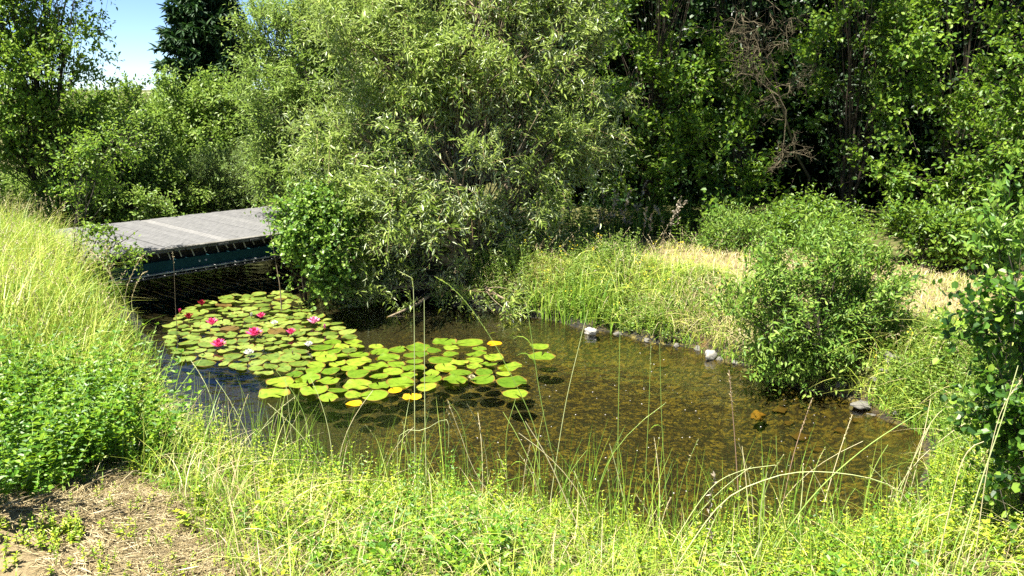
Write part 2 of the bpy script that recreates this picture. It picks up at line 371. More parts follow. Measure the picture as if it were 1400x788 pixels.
# ------------------------------------------------------------------ the footbridge
def box(buf, c, ax, ay, az, hx, hy, hz, mat=0, bev=0.0, jit=0.0):
    c = np.asarray(c, float)
    sg = np.array([(-1, -1, -1), (1, -1, -1), (1, 1, -1), (-1, 1, -1), (-1, -1, 1), (1, -1, 1), (1, 1, 1), (-1, 1, 1)], float)
    if bev <= 0:
        v = c + sg[:, :1] * hx * ax + sg[:, 1:2] * hy * ay + sg[:, 2:] * hz * az
        buf.add(v, [(0, 3, 2, 1), (4, 5, 6, 7), (0, 1, 5, 4), (1, 2, 6, 5), (2, 3, 7, 6), (3, 0, 4, 7)], mat); return
    # chamfered along the x axis (8-sided section)
    sec = [(-hy, -hz + bev), (-hy + bev, -hz), (hy - bev, -hz), (hy, -hz + bev), (hy, hz - bev), (hy - bev, hz), (-hy + bev, hz), (-hy, hz - bev)]
    sec = np.array(sec); v = []
    for sx in (-1, 1):
        for y, z in sec: v.append(c + sx * hx * ax + y * ay + z * az)
    q = [(i, (i + 1) % 8, 8 + (i + 1) % 8, 8 + i) for i in range(8)]
    buf.add(v, q, mat)
    v0 = np.array(v); buf.add(v0[:8], [tuple(range(8))[::-1]], mat); buf.add(v0[8:], [tuple(range(8))], mat)

M['plank'] = noise_mat('weathered_plank', [(0.25, (0.06, 0.055, 0.045)), (0.5, (0.12, 0.115, 0.10)), (0.75, (0.19, 0.18, 0.16))], 5, bump=0.5, bscale=30, stretch=(1, 1, 1), rough=0.8)
def plank_material():
    m, n, l, b, o = mat('weathered_planks')
    tc = n.new('ShaderNodeTexCoord'); mp = n.new('ShaderNodeMapping'); mp.inputs['Rotation'].default_value = (0, 0, R(-46)); mp.inputs['Scale'].default_value = (14, 1.2, 10)
    nz = n.new('ShaderNodeTexNoise'); nz.inputs['Scale'].default_value = 3; nz.inputs['Detail'].default_value = 8; nz.inputs['Roughness'].default_value = .7
    l.new(tc.outputs['Object'], mp.inputs[0]); l.new(mp.outputs[0], nz.inputs[0])
    r = ramp(n, [(0.3, (0.055, 0.055, 0.054)), (0.5, (0.10, 0.099, 0.096)), (0.7, (0.155, 0.152, 0.148))]); l.new(nz.outputs[0], r.inputs[0])
    g = n.new('ShaderNodeNewGeometry'); r2 = ramp(n, [(0, (0.85, 0.85, 0.86)), (0.85, (1, 1, 1)), (0.97, (1.35, 1.33, 1.3))]); l.new(g.outputs['Random Per Island'], r2.inputs[0])
    mu = n.new('ShaderNodeMix'); mu.data_type = 'RGBA'; mu.blend_type = 'MULTIPLY'; mu.inputs[0].default_value = 1
    l.new(r.outputs[0], mu.inputs[6]); l.new(r2.outputs[0], mu.inputs[7]); l.new(mu.outputs[2], b.inputs['Base Color'])
    b.inputs['Roughness'].default_value = .8
    bp = n.new('ShaderNodeBump'); bp.inputs['Strength'].default_value = .5; bp.inputs['Distance'].default_value = .01
    l.new(nz.outputs[0], bp.inputs['Height']); l.new(bp.outputs[0], b.inputs['Normal']); return m
M['teal'] = noise_mat('teal_paint', [(0.3, (0.008, 0.036, 0.042)), (0.7, (0.014, 0.058, 0.066))], 6, bump=0.15, rough=0.8, spec=.1)
M['flange'] = noise_mat('sunlit_pale_flange', [(0.36, (0.10, 0.11, 0.11)), (0.62, (0.42, 0.42, 0.40))], 9, bump=0.2, rough=0.55)  # whitish colour paints the sunlit line along the flange
M['concrete'] = noise_mat('abutment_concrete', [(0.3, (0.10, 0.10, 0.09)), (0.7, (0.24, 0.23, 0.21))], 6, bump=0.4)
M['steel'] = noise_mat('bolt_steel', [(0.3, (0.25, 0.26, 0.27)), (0.7, (0.45, 0.46, 0.47))], 30, bump=0, rough=0.4)
M['sun_slash'] = noise_mat('sun_slash_pale', [(0.3, (0.30, 0.29, 0.26)), (0.7, (0.55, 0.53, 0.48))], 12, bump=0)  # pale colour of the sunlight slashes under the deck
Lx = np.array([0.69, 0.724, 0]); Cb = np.array([-0.724, 0.69, 0]); Uz = np.array([0, 0, 1.0])
F0 = np.array([-4.86, 11.53, 0.0])
br = thing('footbridge', tuple(F0 + Uz * 0.3), 'low grey plank footbridge with teal steel side beam over the dark water', 'footbridge')
org = F0 + Uz * 0.3
def bput(buf, name, m): 
    return buf.obj(name, m, br, loc=org)
deck = Buf()
t = -1.75; k = 0
while t < 4.3:
    w = 0.150
    j = rng.normal(0, 1, 4)
    c = F0 + Lx * (t + w / 2) + Cb * (1.525 + 0.012 * j[0]) + Uz * (0.687 + 0.002 * j[1])
    ax = nrm(Cb + Lx * 0.004 * j[2])
    box(deck, c, ax, nrm(np.cross(Uz, ax)), Uz, 1.525 + 0.01 * j[3], w / 2, 0.013, 0, bev=0.004)
    t += w + 0.012 + 0.003 * abs(j[2]); k += 1
bput(deck, 'deck', plank_material())
trim = Buf()
box(trim, F0 + Lx * 1.3 + Cb * 0.035 + Uz * 0.715, Lx, Cb, Uz, 3.0, 0.045, 0.014, 0, bev=0.005)
bput(trim, 'edge_board', M['plank'])
def ibeam(off, z0, z1):
    w = Buf(); fl = Buf()
    c = F0 + Lx * 1.3 + Cb * off
    box(w, c + Uz * (z0 + z1) / 2, Lx, Cb, Uz, 3.0, 0.006, (z1 - z0) / 2 - 0.012)
    box(fl, c + Uz * z0 - Cb * (.05 if off < .5 else 0), Lx, Cb, Uz, 3.0, 0.075, 0.010)
    o = bput(w, 'side_beam', M['teal']); f = fl.obj('flange', M['flange'], o, loc=org); return o
ibeam(0.95, 0.15, 0.660); ibeam(1.95, 0.40, 0.660); ibeam(2.85, 0.385, 0.660)
w = Buf(); box(w, F0 + Lx * 1.3 + Cb * 0.15 + Uz * 0.462, Lx, Cb, Uz, 3.0, 0.04, 0.075); sb0 = bput(w, 'side_beam', M['teal'])
fl = Buf(); box(fl, F0 + Lx * 1.3 + Cb * 0.12 + Uz * 0.378, Lx, Cb, Uz, 3.0, 0.075, 0.008); fl.obj('flange', M['flange'], sb0, loc=org)
w = Buf(); box(w, F0 + Lx * 1.3 + Cb * 0.30 + Uz * 0.56, Lx, Cb, Uz, 3.0, 0.03, 0.09); bput(w, 'inner_joist', M['bark'])
t = -1.6  # thin leaning strips added in place of sunlight falling between the planks
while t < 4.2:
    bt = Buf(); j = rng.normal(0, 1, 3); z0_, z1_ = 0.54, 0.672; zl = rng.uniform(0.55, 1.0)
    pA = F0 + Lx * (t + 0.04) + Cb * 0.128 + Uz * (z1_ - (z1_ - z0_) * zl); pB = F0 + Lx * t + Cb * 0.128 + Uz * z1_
    tubes(bt, np.array([pA, (pA + pB) / 2, pB]), np.full(3, 0.0075 + 0.002 * abs(j[0])), 4); bput(bt, 'sun_slash', M['sun_slash'])
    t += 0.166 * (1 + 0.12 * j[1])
for tt in (0.62, 0.72):
    bl = Buf(); p = F0 + Lx * tt + Cb * 0.108 + Uz * 0.47
    a = np.arange(6) / 6 * 2 * np.pi
    v = [p + 0.018 * (np.cos(x) * Lx + np.sin(x) * Uz) for x in a] + [p - Cb * 0.016 + 0.016 * (np.cos(x) * Lx + np.sin(x) * Uz) for x in a]
    bl.add(v, [(i, (i + 1) % 6, 6 + (i + 1) % 6, 6 + i) for i in range(6)]); bl.add(v[6:], [tuple(range(6))])
    bput(bl, 'bolt', M['steel'])
for tt in (-1.35, 3.9):
    ab = Buf(); box(ab, F0 + Lx * tt + Cb * 1.52 + Uz * 0.02, Cb, Lx, Uz, 1.45, 0.28, 0.35, 0, bev=0.02)
    bput(ab, 'abutment', M['concrete'])

# ------------------------------------------------------------------ trees
def lobe(px, py, Y, rx, rz, ry=None):
    c = atY(px, py, Y); s = Y / F * 1.02
    return (c, np.array([rx * s, (ry if ry else (rx + rz) / 2 * s), rz * s]))
def leafy(name, base, lobes, label, cat, leafm, L, Wd, prof='ovate', dens=55, tw=5, nl=9, twl=0.42, fill=(0.55, 1.05), stems=3, r0=0.05,
          barkm=None, twigm=None, hole=0.15, nup=0.9, droop=0.0, group=None, seed=0, lean=None, twig_r=0.0028, tw_draw=1.0, up=0.25, frag=0.28, subr=0.4, shoot=0.03):
    """one tree or bush: an Empty at its foot, stems and limbs in 'trunk', leaves on twigs in 'crown'.
       dens = twig clusters per square metre of lobe surface"""
    global rng
    rng_old = rng; rng = np.random.default_rng(seed + 101)
    barkm = barkm or M['bark']; twigm = twigm or barkm
    base = np.asarray(base, float)
    root = thing(name, tuple(base), label, cat, group)
    CC = []; OO = []; own = []
    for i, (c, r) in enumerate(lobes):
        area = 4 * np.pi * ((r[0] * r[1]) ** 1.6 + (r[0] * r[2]) ** 1.6 + (r[1] * r[2]) ** 1.6) ** (1 / 1.6) / 3 ** (1 / 1.6)
        n = max(6, int(area * dens))
        d = rdir(n); f = rng.uniform(fill[0] ** 2, fill[1] ** 2, n) ** 0.5
        f = f * (1 + frag * wob(d * 1.0, 3.2, seed * 13 + i))
        p = c + d * r * f[:, None]
        keep = wob(p, 4.2 / max(0.5, r.mean()) ** 0.6, seed + 3) > (-1.4 + 2.8 * hole) * 0.75
        keep &= p[:, 2] > np.maximum(height(p[:, 0], p[:, 1]), 0) + 0.04
        CC.append(p[keep]); OO.append(nrm(d / r * r.mean())[keep]); own.append(np.full(keep.sum(), i))
    C = np.concatenate(CC); O = np.concatenate(OO); own = np.concatenate(own)
    # trunk, limbs
    tb = Buf(); node = []
    offs = rng.normal(0, 0.12 if stems > 1 else 0.0, (stems, 2)) * min(1, 12 * r0)
    for i, (c, r) in enumerate(lobes):
        k = 9; tt = np.linspace(0, 1, k)[:, None]
        s0 = base + np.append(offs[i % stems], -0.12)
        mid = np.array([s0[0] * 0.65 + c[0] * 0.35, s0[1] * 0.65 + c[1] * 0.35, s0[2] * 0.45 + c[2] * 0.55])
        P = (1 - tt) ** 2 * s0 + 2 * tt * (1 - tt) * mid + tt ** 2 * (c + np.array([0, 0, r[2] * 0.35]))
        P[1:] += rng.normal(0, 0.03, (k - 1, 3)) * np.linalg.norm(c - s0) * 0.35 * np.linspace(0.3, 1, k - 1)[:, None]
        rr = r0 * (1 - 0.8 * tt[:, 0]) * (1.0 if i < stems else 0.7); rr[0] *= 1.25
        tubes(tb, P, rr, 7); node.append(P)
    # sub-branches to part of the clusters
    if subr > 0 and len(C):
        sel = np.where(rng.random(len(C)) < subr)[0]
        if len(sel) > 900: sel = rng.choice(sel, 900, replace=False)
        NP = np.array([node[o][1 + int(rng.integers(0, 6))] for o in own[sel]])
        tt = np.linspace(0, 1, 6)[None, :, None]
        E_ = C[sel]; mid = (NP + E_) / 2 + rng.normal(0, 0.10, E_.shape) * np.linalg.norm(E_ - NP, axis=1)[:, None] + np.array([0, 0, 0.05])
        P = (1 - tt) ** 2 * NP[:, None] + 2 * tt * (1 - tt) * mid[:, None] + tt ** 2 * E_[:, None]
        rr = np.linspace(1, 0.25, 6)[None] * (r0 * 0.16 * rng.uniform(0.5, 1.1, len(sel)))[:, None]
        tubes(tb, P, rr, 4)
    tb.obj('trunk', barkm, root, smooth=True, loc=base)
    # twigs and leaves
    cb = Buf(); n = len(C)
    T0 = np.repeat(C, tw, 0); To = np.repeat(O, tw, 0); m = len(T0)
    Td = nrm(To * 0.8 + rdir(m) * 0.85 + np.array([0, 0, up]))
    TL = twl * rng.uniform(0.55, 1.25, m) * np.where(rng.random(m) < shoot, 2.1, 1.0)
    T0 = T0 - Td * (TL * 0.35)[:, None] + rng.normal(0, 0.05, (m, 3))
    tt = (np.arange(nl) + 0.6) / nl
    def along(t):  # t (k,) -> (m,k,3)
        return T0[:, None] + Td[:, None] * (TL[:, None] * t[None])[..., None] + np.array([0, 0, -1.0]) * (droop * TL[:, None] * t[None] ** 2)[..., None]
    P = along(tt)
    tang = nrm(Td[:, None] + np.array([0, 0, -2.0 * droop]) * tt[None, :, None])
    side = nrm(np.cross(tang, rdir(m)[:, None]))
    sgn = np.where((np.arange(nl) % 2) == 0, 1.0, -1.0)[None, :, None]
    D = tang * 0.75 + side * sgn * 0.75 + rng.normal(0, 0.28, P.shape)
    N = np.array([0, 0, nup]) + To[:, None] * 0.55 + rng.normal(0, 0.42, P.shape) + np.zeros_like(P)
    # leaves at the tip point along the twig
    Ls = L * rng.uniform(0.6, 1.15, (m, nl)) * (1 - 0.25 * (tt[None] ** 3))
    leaves(cb, P.reshape(-1, 3), D.reshape(-1, 3), N.reshape(-1, 3), Ls.ravel(), (Ls * (Wd / L) * rng.uniform(0.8, 1.15, Ls.shape)).ravel(), prof, mat=0)
    if tw_draw > 0:
        sel = rng.random(m) < tw_draw
        kk = np.array([0, 0.35, 0.7, 1.0]); tp = along(kk)[sel]
        tubes(cb, tp, np.broadcast_to(twig_r * np.array([1, .8, .55, .25]), tp.shape[:2]), 3, mat=1)
    cb.obj('crown', [leafm, twigm], root, loc=base)
    rng = rng_old
    return root
def foot(px, py, Y, dz=0.0):
    p = atY(px, py, Y); return np.array([p[0], Y, float(height(p[0], Y)) + dz])

# left multi-stemmed tree
leafy('deciduous_tree', foot(72, 278, 15.6), [lobe(60, 130, 15.6, 90, 95), lobe(15, 20, 15.4, 95, 85), lobe(92, 30, 16.0, 42, 75), lobe(128, 180, 15.7, 45, 48), lobe(30, 120, 14.9, 70, 70), 
      lobe(10, 190, 15.2, 80, 60), lobe(70, 225, 15.2, 80, 40), lobe(55, -110, 15.8, 80, 90), lobe(-70, 80, 15.6, 90, 140), lobe(-50, -80, 15.6, 80, 110)],
      'airy young tree with several dark stems beside the left end of the footbridge', 'tree', M['young_leaf'], 0.10, 0.056, dens=12, tw=5, nl=8, twl=0.55,
      stems=5, r0=0.065, hole=0.54, seed=1, twigm=M['twig_dark'], fill=(0.3, 1.05))
# bushes behind the bridge
leafy('hazel_bush', foot(235, 290, 20), [lobe(245, 175, 20, 45, 60), lobe(205, 225, 19.5, 55, 55), lobe(305, 160, 20.5, 42, 46), lobe(270, 205, 20, 55, 52)],
      'mid green leafy bush in the gap below the open sky', 'bush', M['olive_leaf'], 0.11, 0.06, dens=18, tw=5, nl=8, twl=0.55, r0=0.05, hole=0.22, seed=2)
leafy('hazel_bush', foot(170, 275, 23), [lobe(165, 190, 23, 42, 62), lobe(200, 190, 23.5, 34, 58), lobe(120, 205, 23, 45, 50)],
      'distant bush whose top just meets the open sky', 'bush', M['olive_leaf'], 0.12, 0.065, dens=16, tw=5, nl=8, twl=0.6, r0=0.05, hole=0.1, seed=12)
leafy('feathery_bush', foot(320, 285, 17.2), [lobe(318, 248, 17.2, 50, 40), lobe(362, 255, 17.4, 44, 38), lobe(285, 262, 17.0, 36, 30)],
      'pale feathery bush just behind the far edge of the bridge deck', 'bush', M['feather_leaf'], 0.085, 0.018, 'lance', dens=36, tw=6, nl=10, twl=0.5, r0=0.03, hole=0.08, seed=3, up=0.6)
leafy('leafy_bush', foot(150, 300, 16.0), [lobe(160, 245, 16.2, 70, 42), lobe(225, 262, 16.4, 60, 36), lobe(105, 258, 15.4, 45, 36), lobe(180, 215, 16.6, 55, 40), lobe(190, 282, 15.3, 50, 20)],
      'yellow green bush behind the left end of the bridge', 'bush', M['olive_leaf'], 0.08, 0.046, dens=24, tw=5, nl=8, twl=0.42, r0=0.03, hole=0.18, seed=4)
leafy('sprawling_bush', foot(100, 345, 10.6), [lobe(150, 312, 10.6, 34, 12, .3), lobe(190, 322, 10.8, 26, 18, .25), lobe(165, 345, 10.4, 22, 16, .25), lobe(150, 200, 11.2, 40, 30, .4), lobe(115, 240, 11.0, 30, 30, .3)],
      'thin leafy bush sprawling over the near left corner of the deck', 'bush', M['young_leaf'], 0.06, 0.036, dens=36, tw=4, nl=7, twl=0.35, r0=0.016, hole=0.36, seed=5, up=0.0)
# willow
leafy('willow_tree', foot(640, 425, 12.0, 0.0), [
      lobe(570, 100, 12.2, 120, 105), lobe(500, 60, 12.6, 80, 80), lobe(490, 200, 12.0, 85, 60), lobe(650, 50, 12.2, 105, 85), lobe(770, 105, 12.4, 72, 75), lobe(815, 165, 12.2, 34, 56),
      lobe(745, 205, 12.0, 68, 60), lobe(610, 230, 11.1, 95, 60), lobe(700, 285, 11.6, 52, 45), lobe(500, 280, 11.5, 75, 50), lobe(520, 350, 12.2, 66, 42), lobe(620, 345, 12.3, 70, 40), lobe(690, 418, 10.8, 42, 26),
      lobe(555, 290, 10.9, 42, 36), lobe(570, 410, 11.5, 80, 36), lobe(640, 395, 11.4, 50, 34), lobe(490, 410, 11.3, 40, 28), lobe(532, 440, 10.7, 18, 22, .2), lobe(670, -60, 12.6, 120, 100), lobe(565, -20, 12.8, 60, 50), lobe(760, -20, 12.8, 70, 60), lobe(740, -170, 13, 100, 90), lobe(470, 395, 11.9, 40, 34)],
      'big silvery green willow leaning over the far side of the pond', 'tree', M['willow_leaf'], 0.115, 0.027, 'lance', dens=19, tw=6, nl=11, twl=0.5,
      fill=(0.5, 1.08), stems=6, r0=0.08, barkm=M['bark_willow'], twigm=M['twig_tan'], hole=0.42, seed=6, droop=0.22, nup=0.8, subr=0.4, tw_draw=0.35, twig_r=0.0025, frag=.38, shoot=.12)
leafy('willow_tree', foot(430, 300, 15.2), [lobe(425, 85, 15.0, 65, 80), lobe(395, 170, 14.8, 62, 60), lobe(440, 235, 14.4, 62, 45), lobe(385, 235, 14.8, 40, 36), lobe(365, 60, 15.6, 34, 60), lobe(455, 20, 15.4, 50, 50)],
      'lighter green willow between the bridge and the big silvery one', 'tree', M['pale_willow_leaf'], 0.10, 0.030, 'lance', dens=24, tw=6, nl=9, twl=0.5, r0=0.05, stems=4, hole=0.26, seed=14, droop=0.15, up=0.4, shoot=.12, frag=.36)
leafy('alder_shrub', foot(424, 400, 11.75), [lobe(425, 315, 11.2, 42, 50, .45), lobe(402, 300, 11.1, 22, 36, .3), lobe(450, 345, 11.1, 42, 40, .45), lobe(398, 362, 11.0, 24, 14, .25), lobe(440, 378, 11.2, 36, 14, .3), lobe(455, 290, 11.4, 40, 40, .45)],
      'bright round leaved shrub in front of the right end of the bridge', 'shrub', M['alder_leaf'], 0.062, 0.05, 'round', dens=46, tw=4, nl=7, twl=0.32, stems=2, r0=0.03, hole=0.2, seed=7)
# conifer behind
def conifer(name, base, h, rad, label, seed):
    global rng
    old = rng; rng = np.random.default_rng(seed)
    base = np.asarray(base, float); root = thing(name, tuple(base), label, 'tree')
    tb = Buf(); P = np.linspace(base, base + [0, 0, h], 12); P[:, :2] += rng.normal(0, 0.03, (12, 2)); tubes(tb, P, np.linspace(0.22, 0.02, 12), 8)
    cb = Buf(); nb = 520
    z = rng.uniform(0.08, 0.99, nb) ** 0.9; a = rng.uniform(0, 2 * np.pi, nb)
    ln = rad * (1 - z) ** 0.75 * rng.uniform(0.7, 1.15, nb) + 0.25
    d = np.column_stack([np.cos(a), np.sin(a), rng.uniform(-0.15, 0.1, nb)])
    tt = np.linspace(0, 1, 6)
    s = base + np.column_stack([0 * z, 0 * z, z * h])
    P = s[:, None] + d[:, None] * (ln[:, None] * tt)[..., None] + np.array([0, 0, 1]) * (ln[:, None] * (-0.35 * tt + 0.3 * tt ** 2))[..., None]
    tubes(tb, P, np.linspace(0.03, 0.006, 6)[None] * np.ones((nb, 1)), 4)
    tb.obj('trunk', M['bark'], root, loc=base)
    ns = 70
    t2 = rng.uniform(0.1, 1.0, (nb, ns)); Q_ = s[:, None] + d[:, None] * (ln[:, None] * t2)[..., None] + np.array([0, 0, 1]) * (ln[:, None] * (-0.35 * t2 + 0.3 * t2 ** 2))[..., None]
    Dn = nrm(d[:, None] * 0.8 + rng.normal(0, 0.55, Q_.shape) + np.array([0, 0, -0.15])); Nn = rng.normal(0, 0.5, Q_.shape) + np.array([0, 0, 1])
    Ln = 0.30 * rng.uniform(0.6, 1.2, (nb, ns))
    leaves(cb, Q_.reshape(-1, 3), Dn.reshape(-1, 3), Nn.reshape(-1, 3), Ln.ravel(), Ln.ravel() * 0.28, 'lance')
    cb.obj('crown', M['conifer_leaf'], root, loc=base); rng = old
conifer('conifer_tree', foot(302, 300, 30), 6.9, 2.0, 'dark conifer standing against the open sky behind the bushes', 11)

# hedge of trees on the right
HK = dict(prof='ovate', tw=5, nl=6, twl=0.5, stems=4, frag=0.35, fill=(0.62, 1.08))
def over(px, z, Y, rx, rz=0.9):  # extra crown lobe above the view, added to shade the trees below
    p = atY(px, 100, Y); return (np.array([p[0], Y, z]), np.array([rx, 1.2, rz]))
leafy('hazel_tree', foot(885, 330, 15.6), [lobe(880, 150, 14.9, 65, 60), lobe(940, 100, 15.0, 65, 65), lobe(920, 210, 14.5, 70, 50), lobe(870, 235, 14.9, 45, 40), lobe(870, 50, 15.4, 70, 60), over(930, 8.2, 14.2, 1.6), over(900, 6.4, 13.8, 1.1, .6)],
      'broad leaved tree in dark shade just right of the willow', 'tree', M['hazel_leaf'], 0.108, 0.074, dens=14, r0=0.035, barkm=M['twig_dark'], hole=0.54, seed=21, **HK)
leafy('hazel_tree', foot(1010, 330, 15.4), [lobe(1000, 215, 14.5, 62, 46), lobe(960, 270, 14.2, 56, 40), lobe(1035, 275, 14.3, 45, 36), lobe(1010, 130, 15.2, 55, 50), over(1010, 6.9, 13.6, 1.3)],
      'lower leafy tree under the tangle of dead branches', 'tree', M['hazel_leaf'], 0.105, 0.072, dens=14, r0=0.035, barkm=M['twig_dark'], hole=0.56, seed=22, **HK)
leafy('hazel_tree', foot(1160, 330, 15.4), [lobe(1160, 50, 14.8, 85, 75), lobe(1215, 115, 14.6, 58, 58), lobe(1140, 130, 15.0, 50, 42), lobe(1165, 225, 14.5, 36, 20), lobe(1230, 25, 14.6, 70, 60), over(1180, 8.6, 14.6, 1.6), over(1130, 6.4, 13.7, 1.2, .6)],
      'tall bright leaved tree right of the tangle of dead branches', 'tree', M['hazel_leaf'], 0.105, 0.072, dens=14, r0=0.035, barkm=M['twig_dark'], hole=0.59, seed=23, **HK)
leafy('hazel_tree', foot(1290, 330, 14.6), [lobe(1300, 70, 13.8, 75, 75), lobe(1290, 180, 13.4, 70, 60), lobe(1340, 140, 13.4, 55, 55), lobe(1250, 245, 13.5, 50, 24), lobe(1330, 250, 13.0, 60, 30), over(1310, 8.6, 13.8, 1.6)],
      'dense tree whose lower boughs hang over the weeds on the right bank', 'tree', M['hazel_leaf'], 0.10, 0.068, dens=15, r0=0.035, barkm=M['twig_dark'], hole=0.58, seed=24, **HK)
leafy('hazel_tree', foot(1420, 330, 13.4), [lobe(1400, 90, 12.6, 65, 85), lobe(1395, 210, 12.2, 50, 60), lobe(1450, 160, 12.6, 80, 120), lobe(1410, -20, 13.0, 80, 60)],
      'green tree cut by the right edge of the view', 'tree', M['hazel_leaf'], 0.092, 0.06, dens=15, r0=0.035, barkm=M['twig_dark'], hole=0.55, seed=25, **HK)
# taller canopy and the wood behind
big = [(790, 10, 18.5, 110, 120, 'dark shaded tree behind the right shoulder of the willow'),
       (940, -20, 18.8, 110, 150, 'dark tall tree behind the shaded hazel beside the willow'),
       (1090, 20, 19.0, 110, 160, 'dark tall tree behind the tangle of dead branches'),
       (1250, 60, 18.0, 120, 170, 'dark tall tree behind the bright leaved tree'),
       (1420, 60, 17.0, 130, 190, 'dark tall tree behind the one at the right edge')]
for i, (px, py, Y, rx, rz, lab) in enumerate(big):
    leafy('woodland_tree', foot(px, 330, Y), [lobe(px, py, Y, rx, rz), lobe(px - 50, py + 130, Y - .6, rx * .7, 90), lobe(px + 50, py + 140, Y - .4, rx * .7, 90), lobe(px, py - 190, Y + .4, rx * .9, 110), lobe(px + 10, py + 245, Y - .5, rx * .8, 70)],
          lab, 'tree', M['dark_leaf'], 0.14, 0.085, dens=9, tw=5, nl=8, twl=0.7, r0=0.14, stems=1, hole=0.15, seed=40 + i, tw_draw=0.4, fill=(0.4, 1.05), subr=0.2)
far = [(700, 40, 24, 'dark tree deep in the wood behind the willow'), (880, 30, 25, 'dark tree deep in the wood seen past the shaded hazel'), (1050, 30, 25, 'dark tree deep in the wood behind the dead branches'),
       (1220, 30, 24, 'dark tree deep in the wood between the bright leaved and dense trees'), (1400, 30, 23, 'dark tree deep in the wood at the right edge'), (1600, 30, 20, 'dark tree deep in the wood beyond the right edge'), (530, 120, 23, 'dark tree in the wood behind the middle of the willow')]
for i, (px, py, Y, lab) in enumerate(far):
    h = -260 if i not in (6,) else 40
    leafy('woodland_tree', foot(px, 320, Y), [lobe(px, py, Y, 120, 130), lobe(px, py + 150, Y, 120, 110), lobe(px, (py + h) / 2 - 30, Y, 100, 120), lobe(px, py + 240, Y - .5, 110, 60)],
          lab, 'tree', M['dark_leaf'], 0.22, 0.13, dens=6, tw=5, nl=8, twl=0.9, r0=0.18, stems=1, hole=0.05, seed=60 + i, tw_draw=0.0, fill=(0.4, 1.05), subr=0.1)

# dead tangle
def dead_tree():
    global rng
    old = rng; rng = np.random.default_rng(77)
    base = foot(1100, 330, 15.6); root = thing('dead_tree', tuple(base), 'bare dead tree, a tangle of tan leafless branches amid the green', 'dead tree')
    tb = Buf(); bb = Buf()
    def grow(p, d, ln, r, depth, buf):
        k = 6; pts = [p]; q = p.copy(); dd = d.copy()
        for i in range(k - 1):
            dd = nrm(dd + rng.normal(0, 0.22, 3) + np.array([0, 0, -0.03])); q = q + dd * ln / (k - 1); pts.append(q)
        pts = np.array(pts); tubes(buf, pts, np.linspace(r, r * 0.5, k), 6 if r > 0.01 else 4)
        if depth == 0: return
        nb = [0, 5, 7, 7, 5][depth]
        for i in range(nb):
            j = int(rng.integers(1, k)); nd = nrm(dd * 0.35 + rng.normal(0, 0.75, 3) * np.array([1, 0.7, 1]) + np.array([0, 0, -.2])); 
            grow(pts[j], nd, ln * rng.uniform(0.30, 0.62), r * 0.55, depth - 1, bb)
    for (a, b_) in [((1075, 170), (1045, 70)), ((1060, 90), (985, 10)), ((1090, 100), (1070, 10)), ((1060, 120), (1110, 100)), ((1075, 150), (1085, 215))]:
        p = atY(*a, 13.7); q = atY(*b_, 13.5); grow(p, nrm(q - p), np.linalg.norm(q - p), 0.011, 3, bb)
    P = np.array([base - [0, 0, .1], base + [-.05, -.1, .8], atY(1090, 215, 14.6), atY(1070, 150, 13.9), atY(1050, 60, 13.7)])
    tubes(tb, P, [0.03, 0.026, 0.022, 0.018, 0.012], 7)
    tb.obj('trunk', M['dead_wood'], root, loc=base, smooth=True); bb.obj('branches', M['dead_wood'], root, loc=base); rng = old
dead_tree()

# bushes along the far side of the right bank
leafy('leafy_bush', foot(1005, 350, 12.6), [lobe(1010, 325, 12.6, 42, 26, .5), lobe(965, 338, 12.8, 28, 16, .4)],
      'low long leaved bush at the back of the dry grass, by the wood edge', 'bush', M['buddleia_leaf'], 0.085, 0.022, 'lance', dens=38, tw=5, nl=9, twl=0.4, r0=0.015, hole=0.15, seed=31, up=0.5)
leafy('leafy_bush', foot(1085, 350, 13.0), [lobe(1085, 318, 13.0, 45, 26, .5), lobe(1120, 300, 13.2, 30, 24, .4)],
      'small dark green bush below the dead branches, at the wood edge', 'bush', M['hazel_leaf'], 0.075, 0.045, dens=34, tw=5, nl=7, twl=0.4, r0=0.015, hole=0.25, seed=32)
leafy('leafy_bush', foot(1265, 365, 11.2), [lobe(1265, 318, 11.4, 46, 30, .5), lobe(1310, 325, 11.2, 45, 26, .5), lobe(1345, 332, 11.0, 40, 24, .4)],
      'broad green bush at the back of the straw strip, nearest the right edge', 'bush', M['hazel_leaf'], 0.085, 0.045, dens=36, tw=5, nl=7, twl=0.42, r0=0.015, hole=0.15, seed=33, up=0.6)
leafy('bank_bush', foot(1120, 525, 8.05), [lobe(1115, 365, 8.3, 80, 40, .5), lobe(1050, 415, 8.1, 50, 36, .45), lobe(1165, 405, 8.2, 50, 44, .45), lobe(1100, 440, 8.1, 70, 46, .45), lobe(1075, 490, 8.1, 50, 32, .3), lobe(1140, 490, 8.1, 42, 38, .3), lobe(1150, 330, 8.5, 34, 18, .35), lobe(1190, 378, 8.4, 42, 30, .4), lobe(1015, 430, 8.1, 34, 24, .3)],
      'large rounded bush with narrow leaves standing at the water edge on the right', 'bush', M['buddleia_leaf'], 0.078, 0.027, 'lance', dens=56, tw=4, nl=8, twl=0.32, r0=0.02, stems=6, hole=0.34, seed=34, up=0.75, nup=1.3, twig_r=0.002)
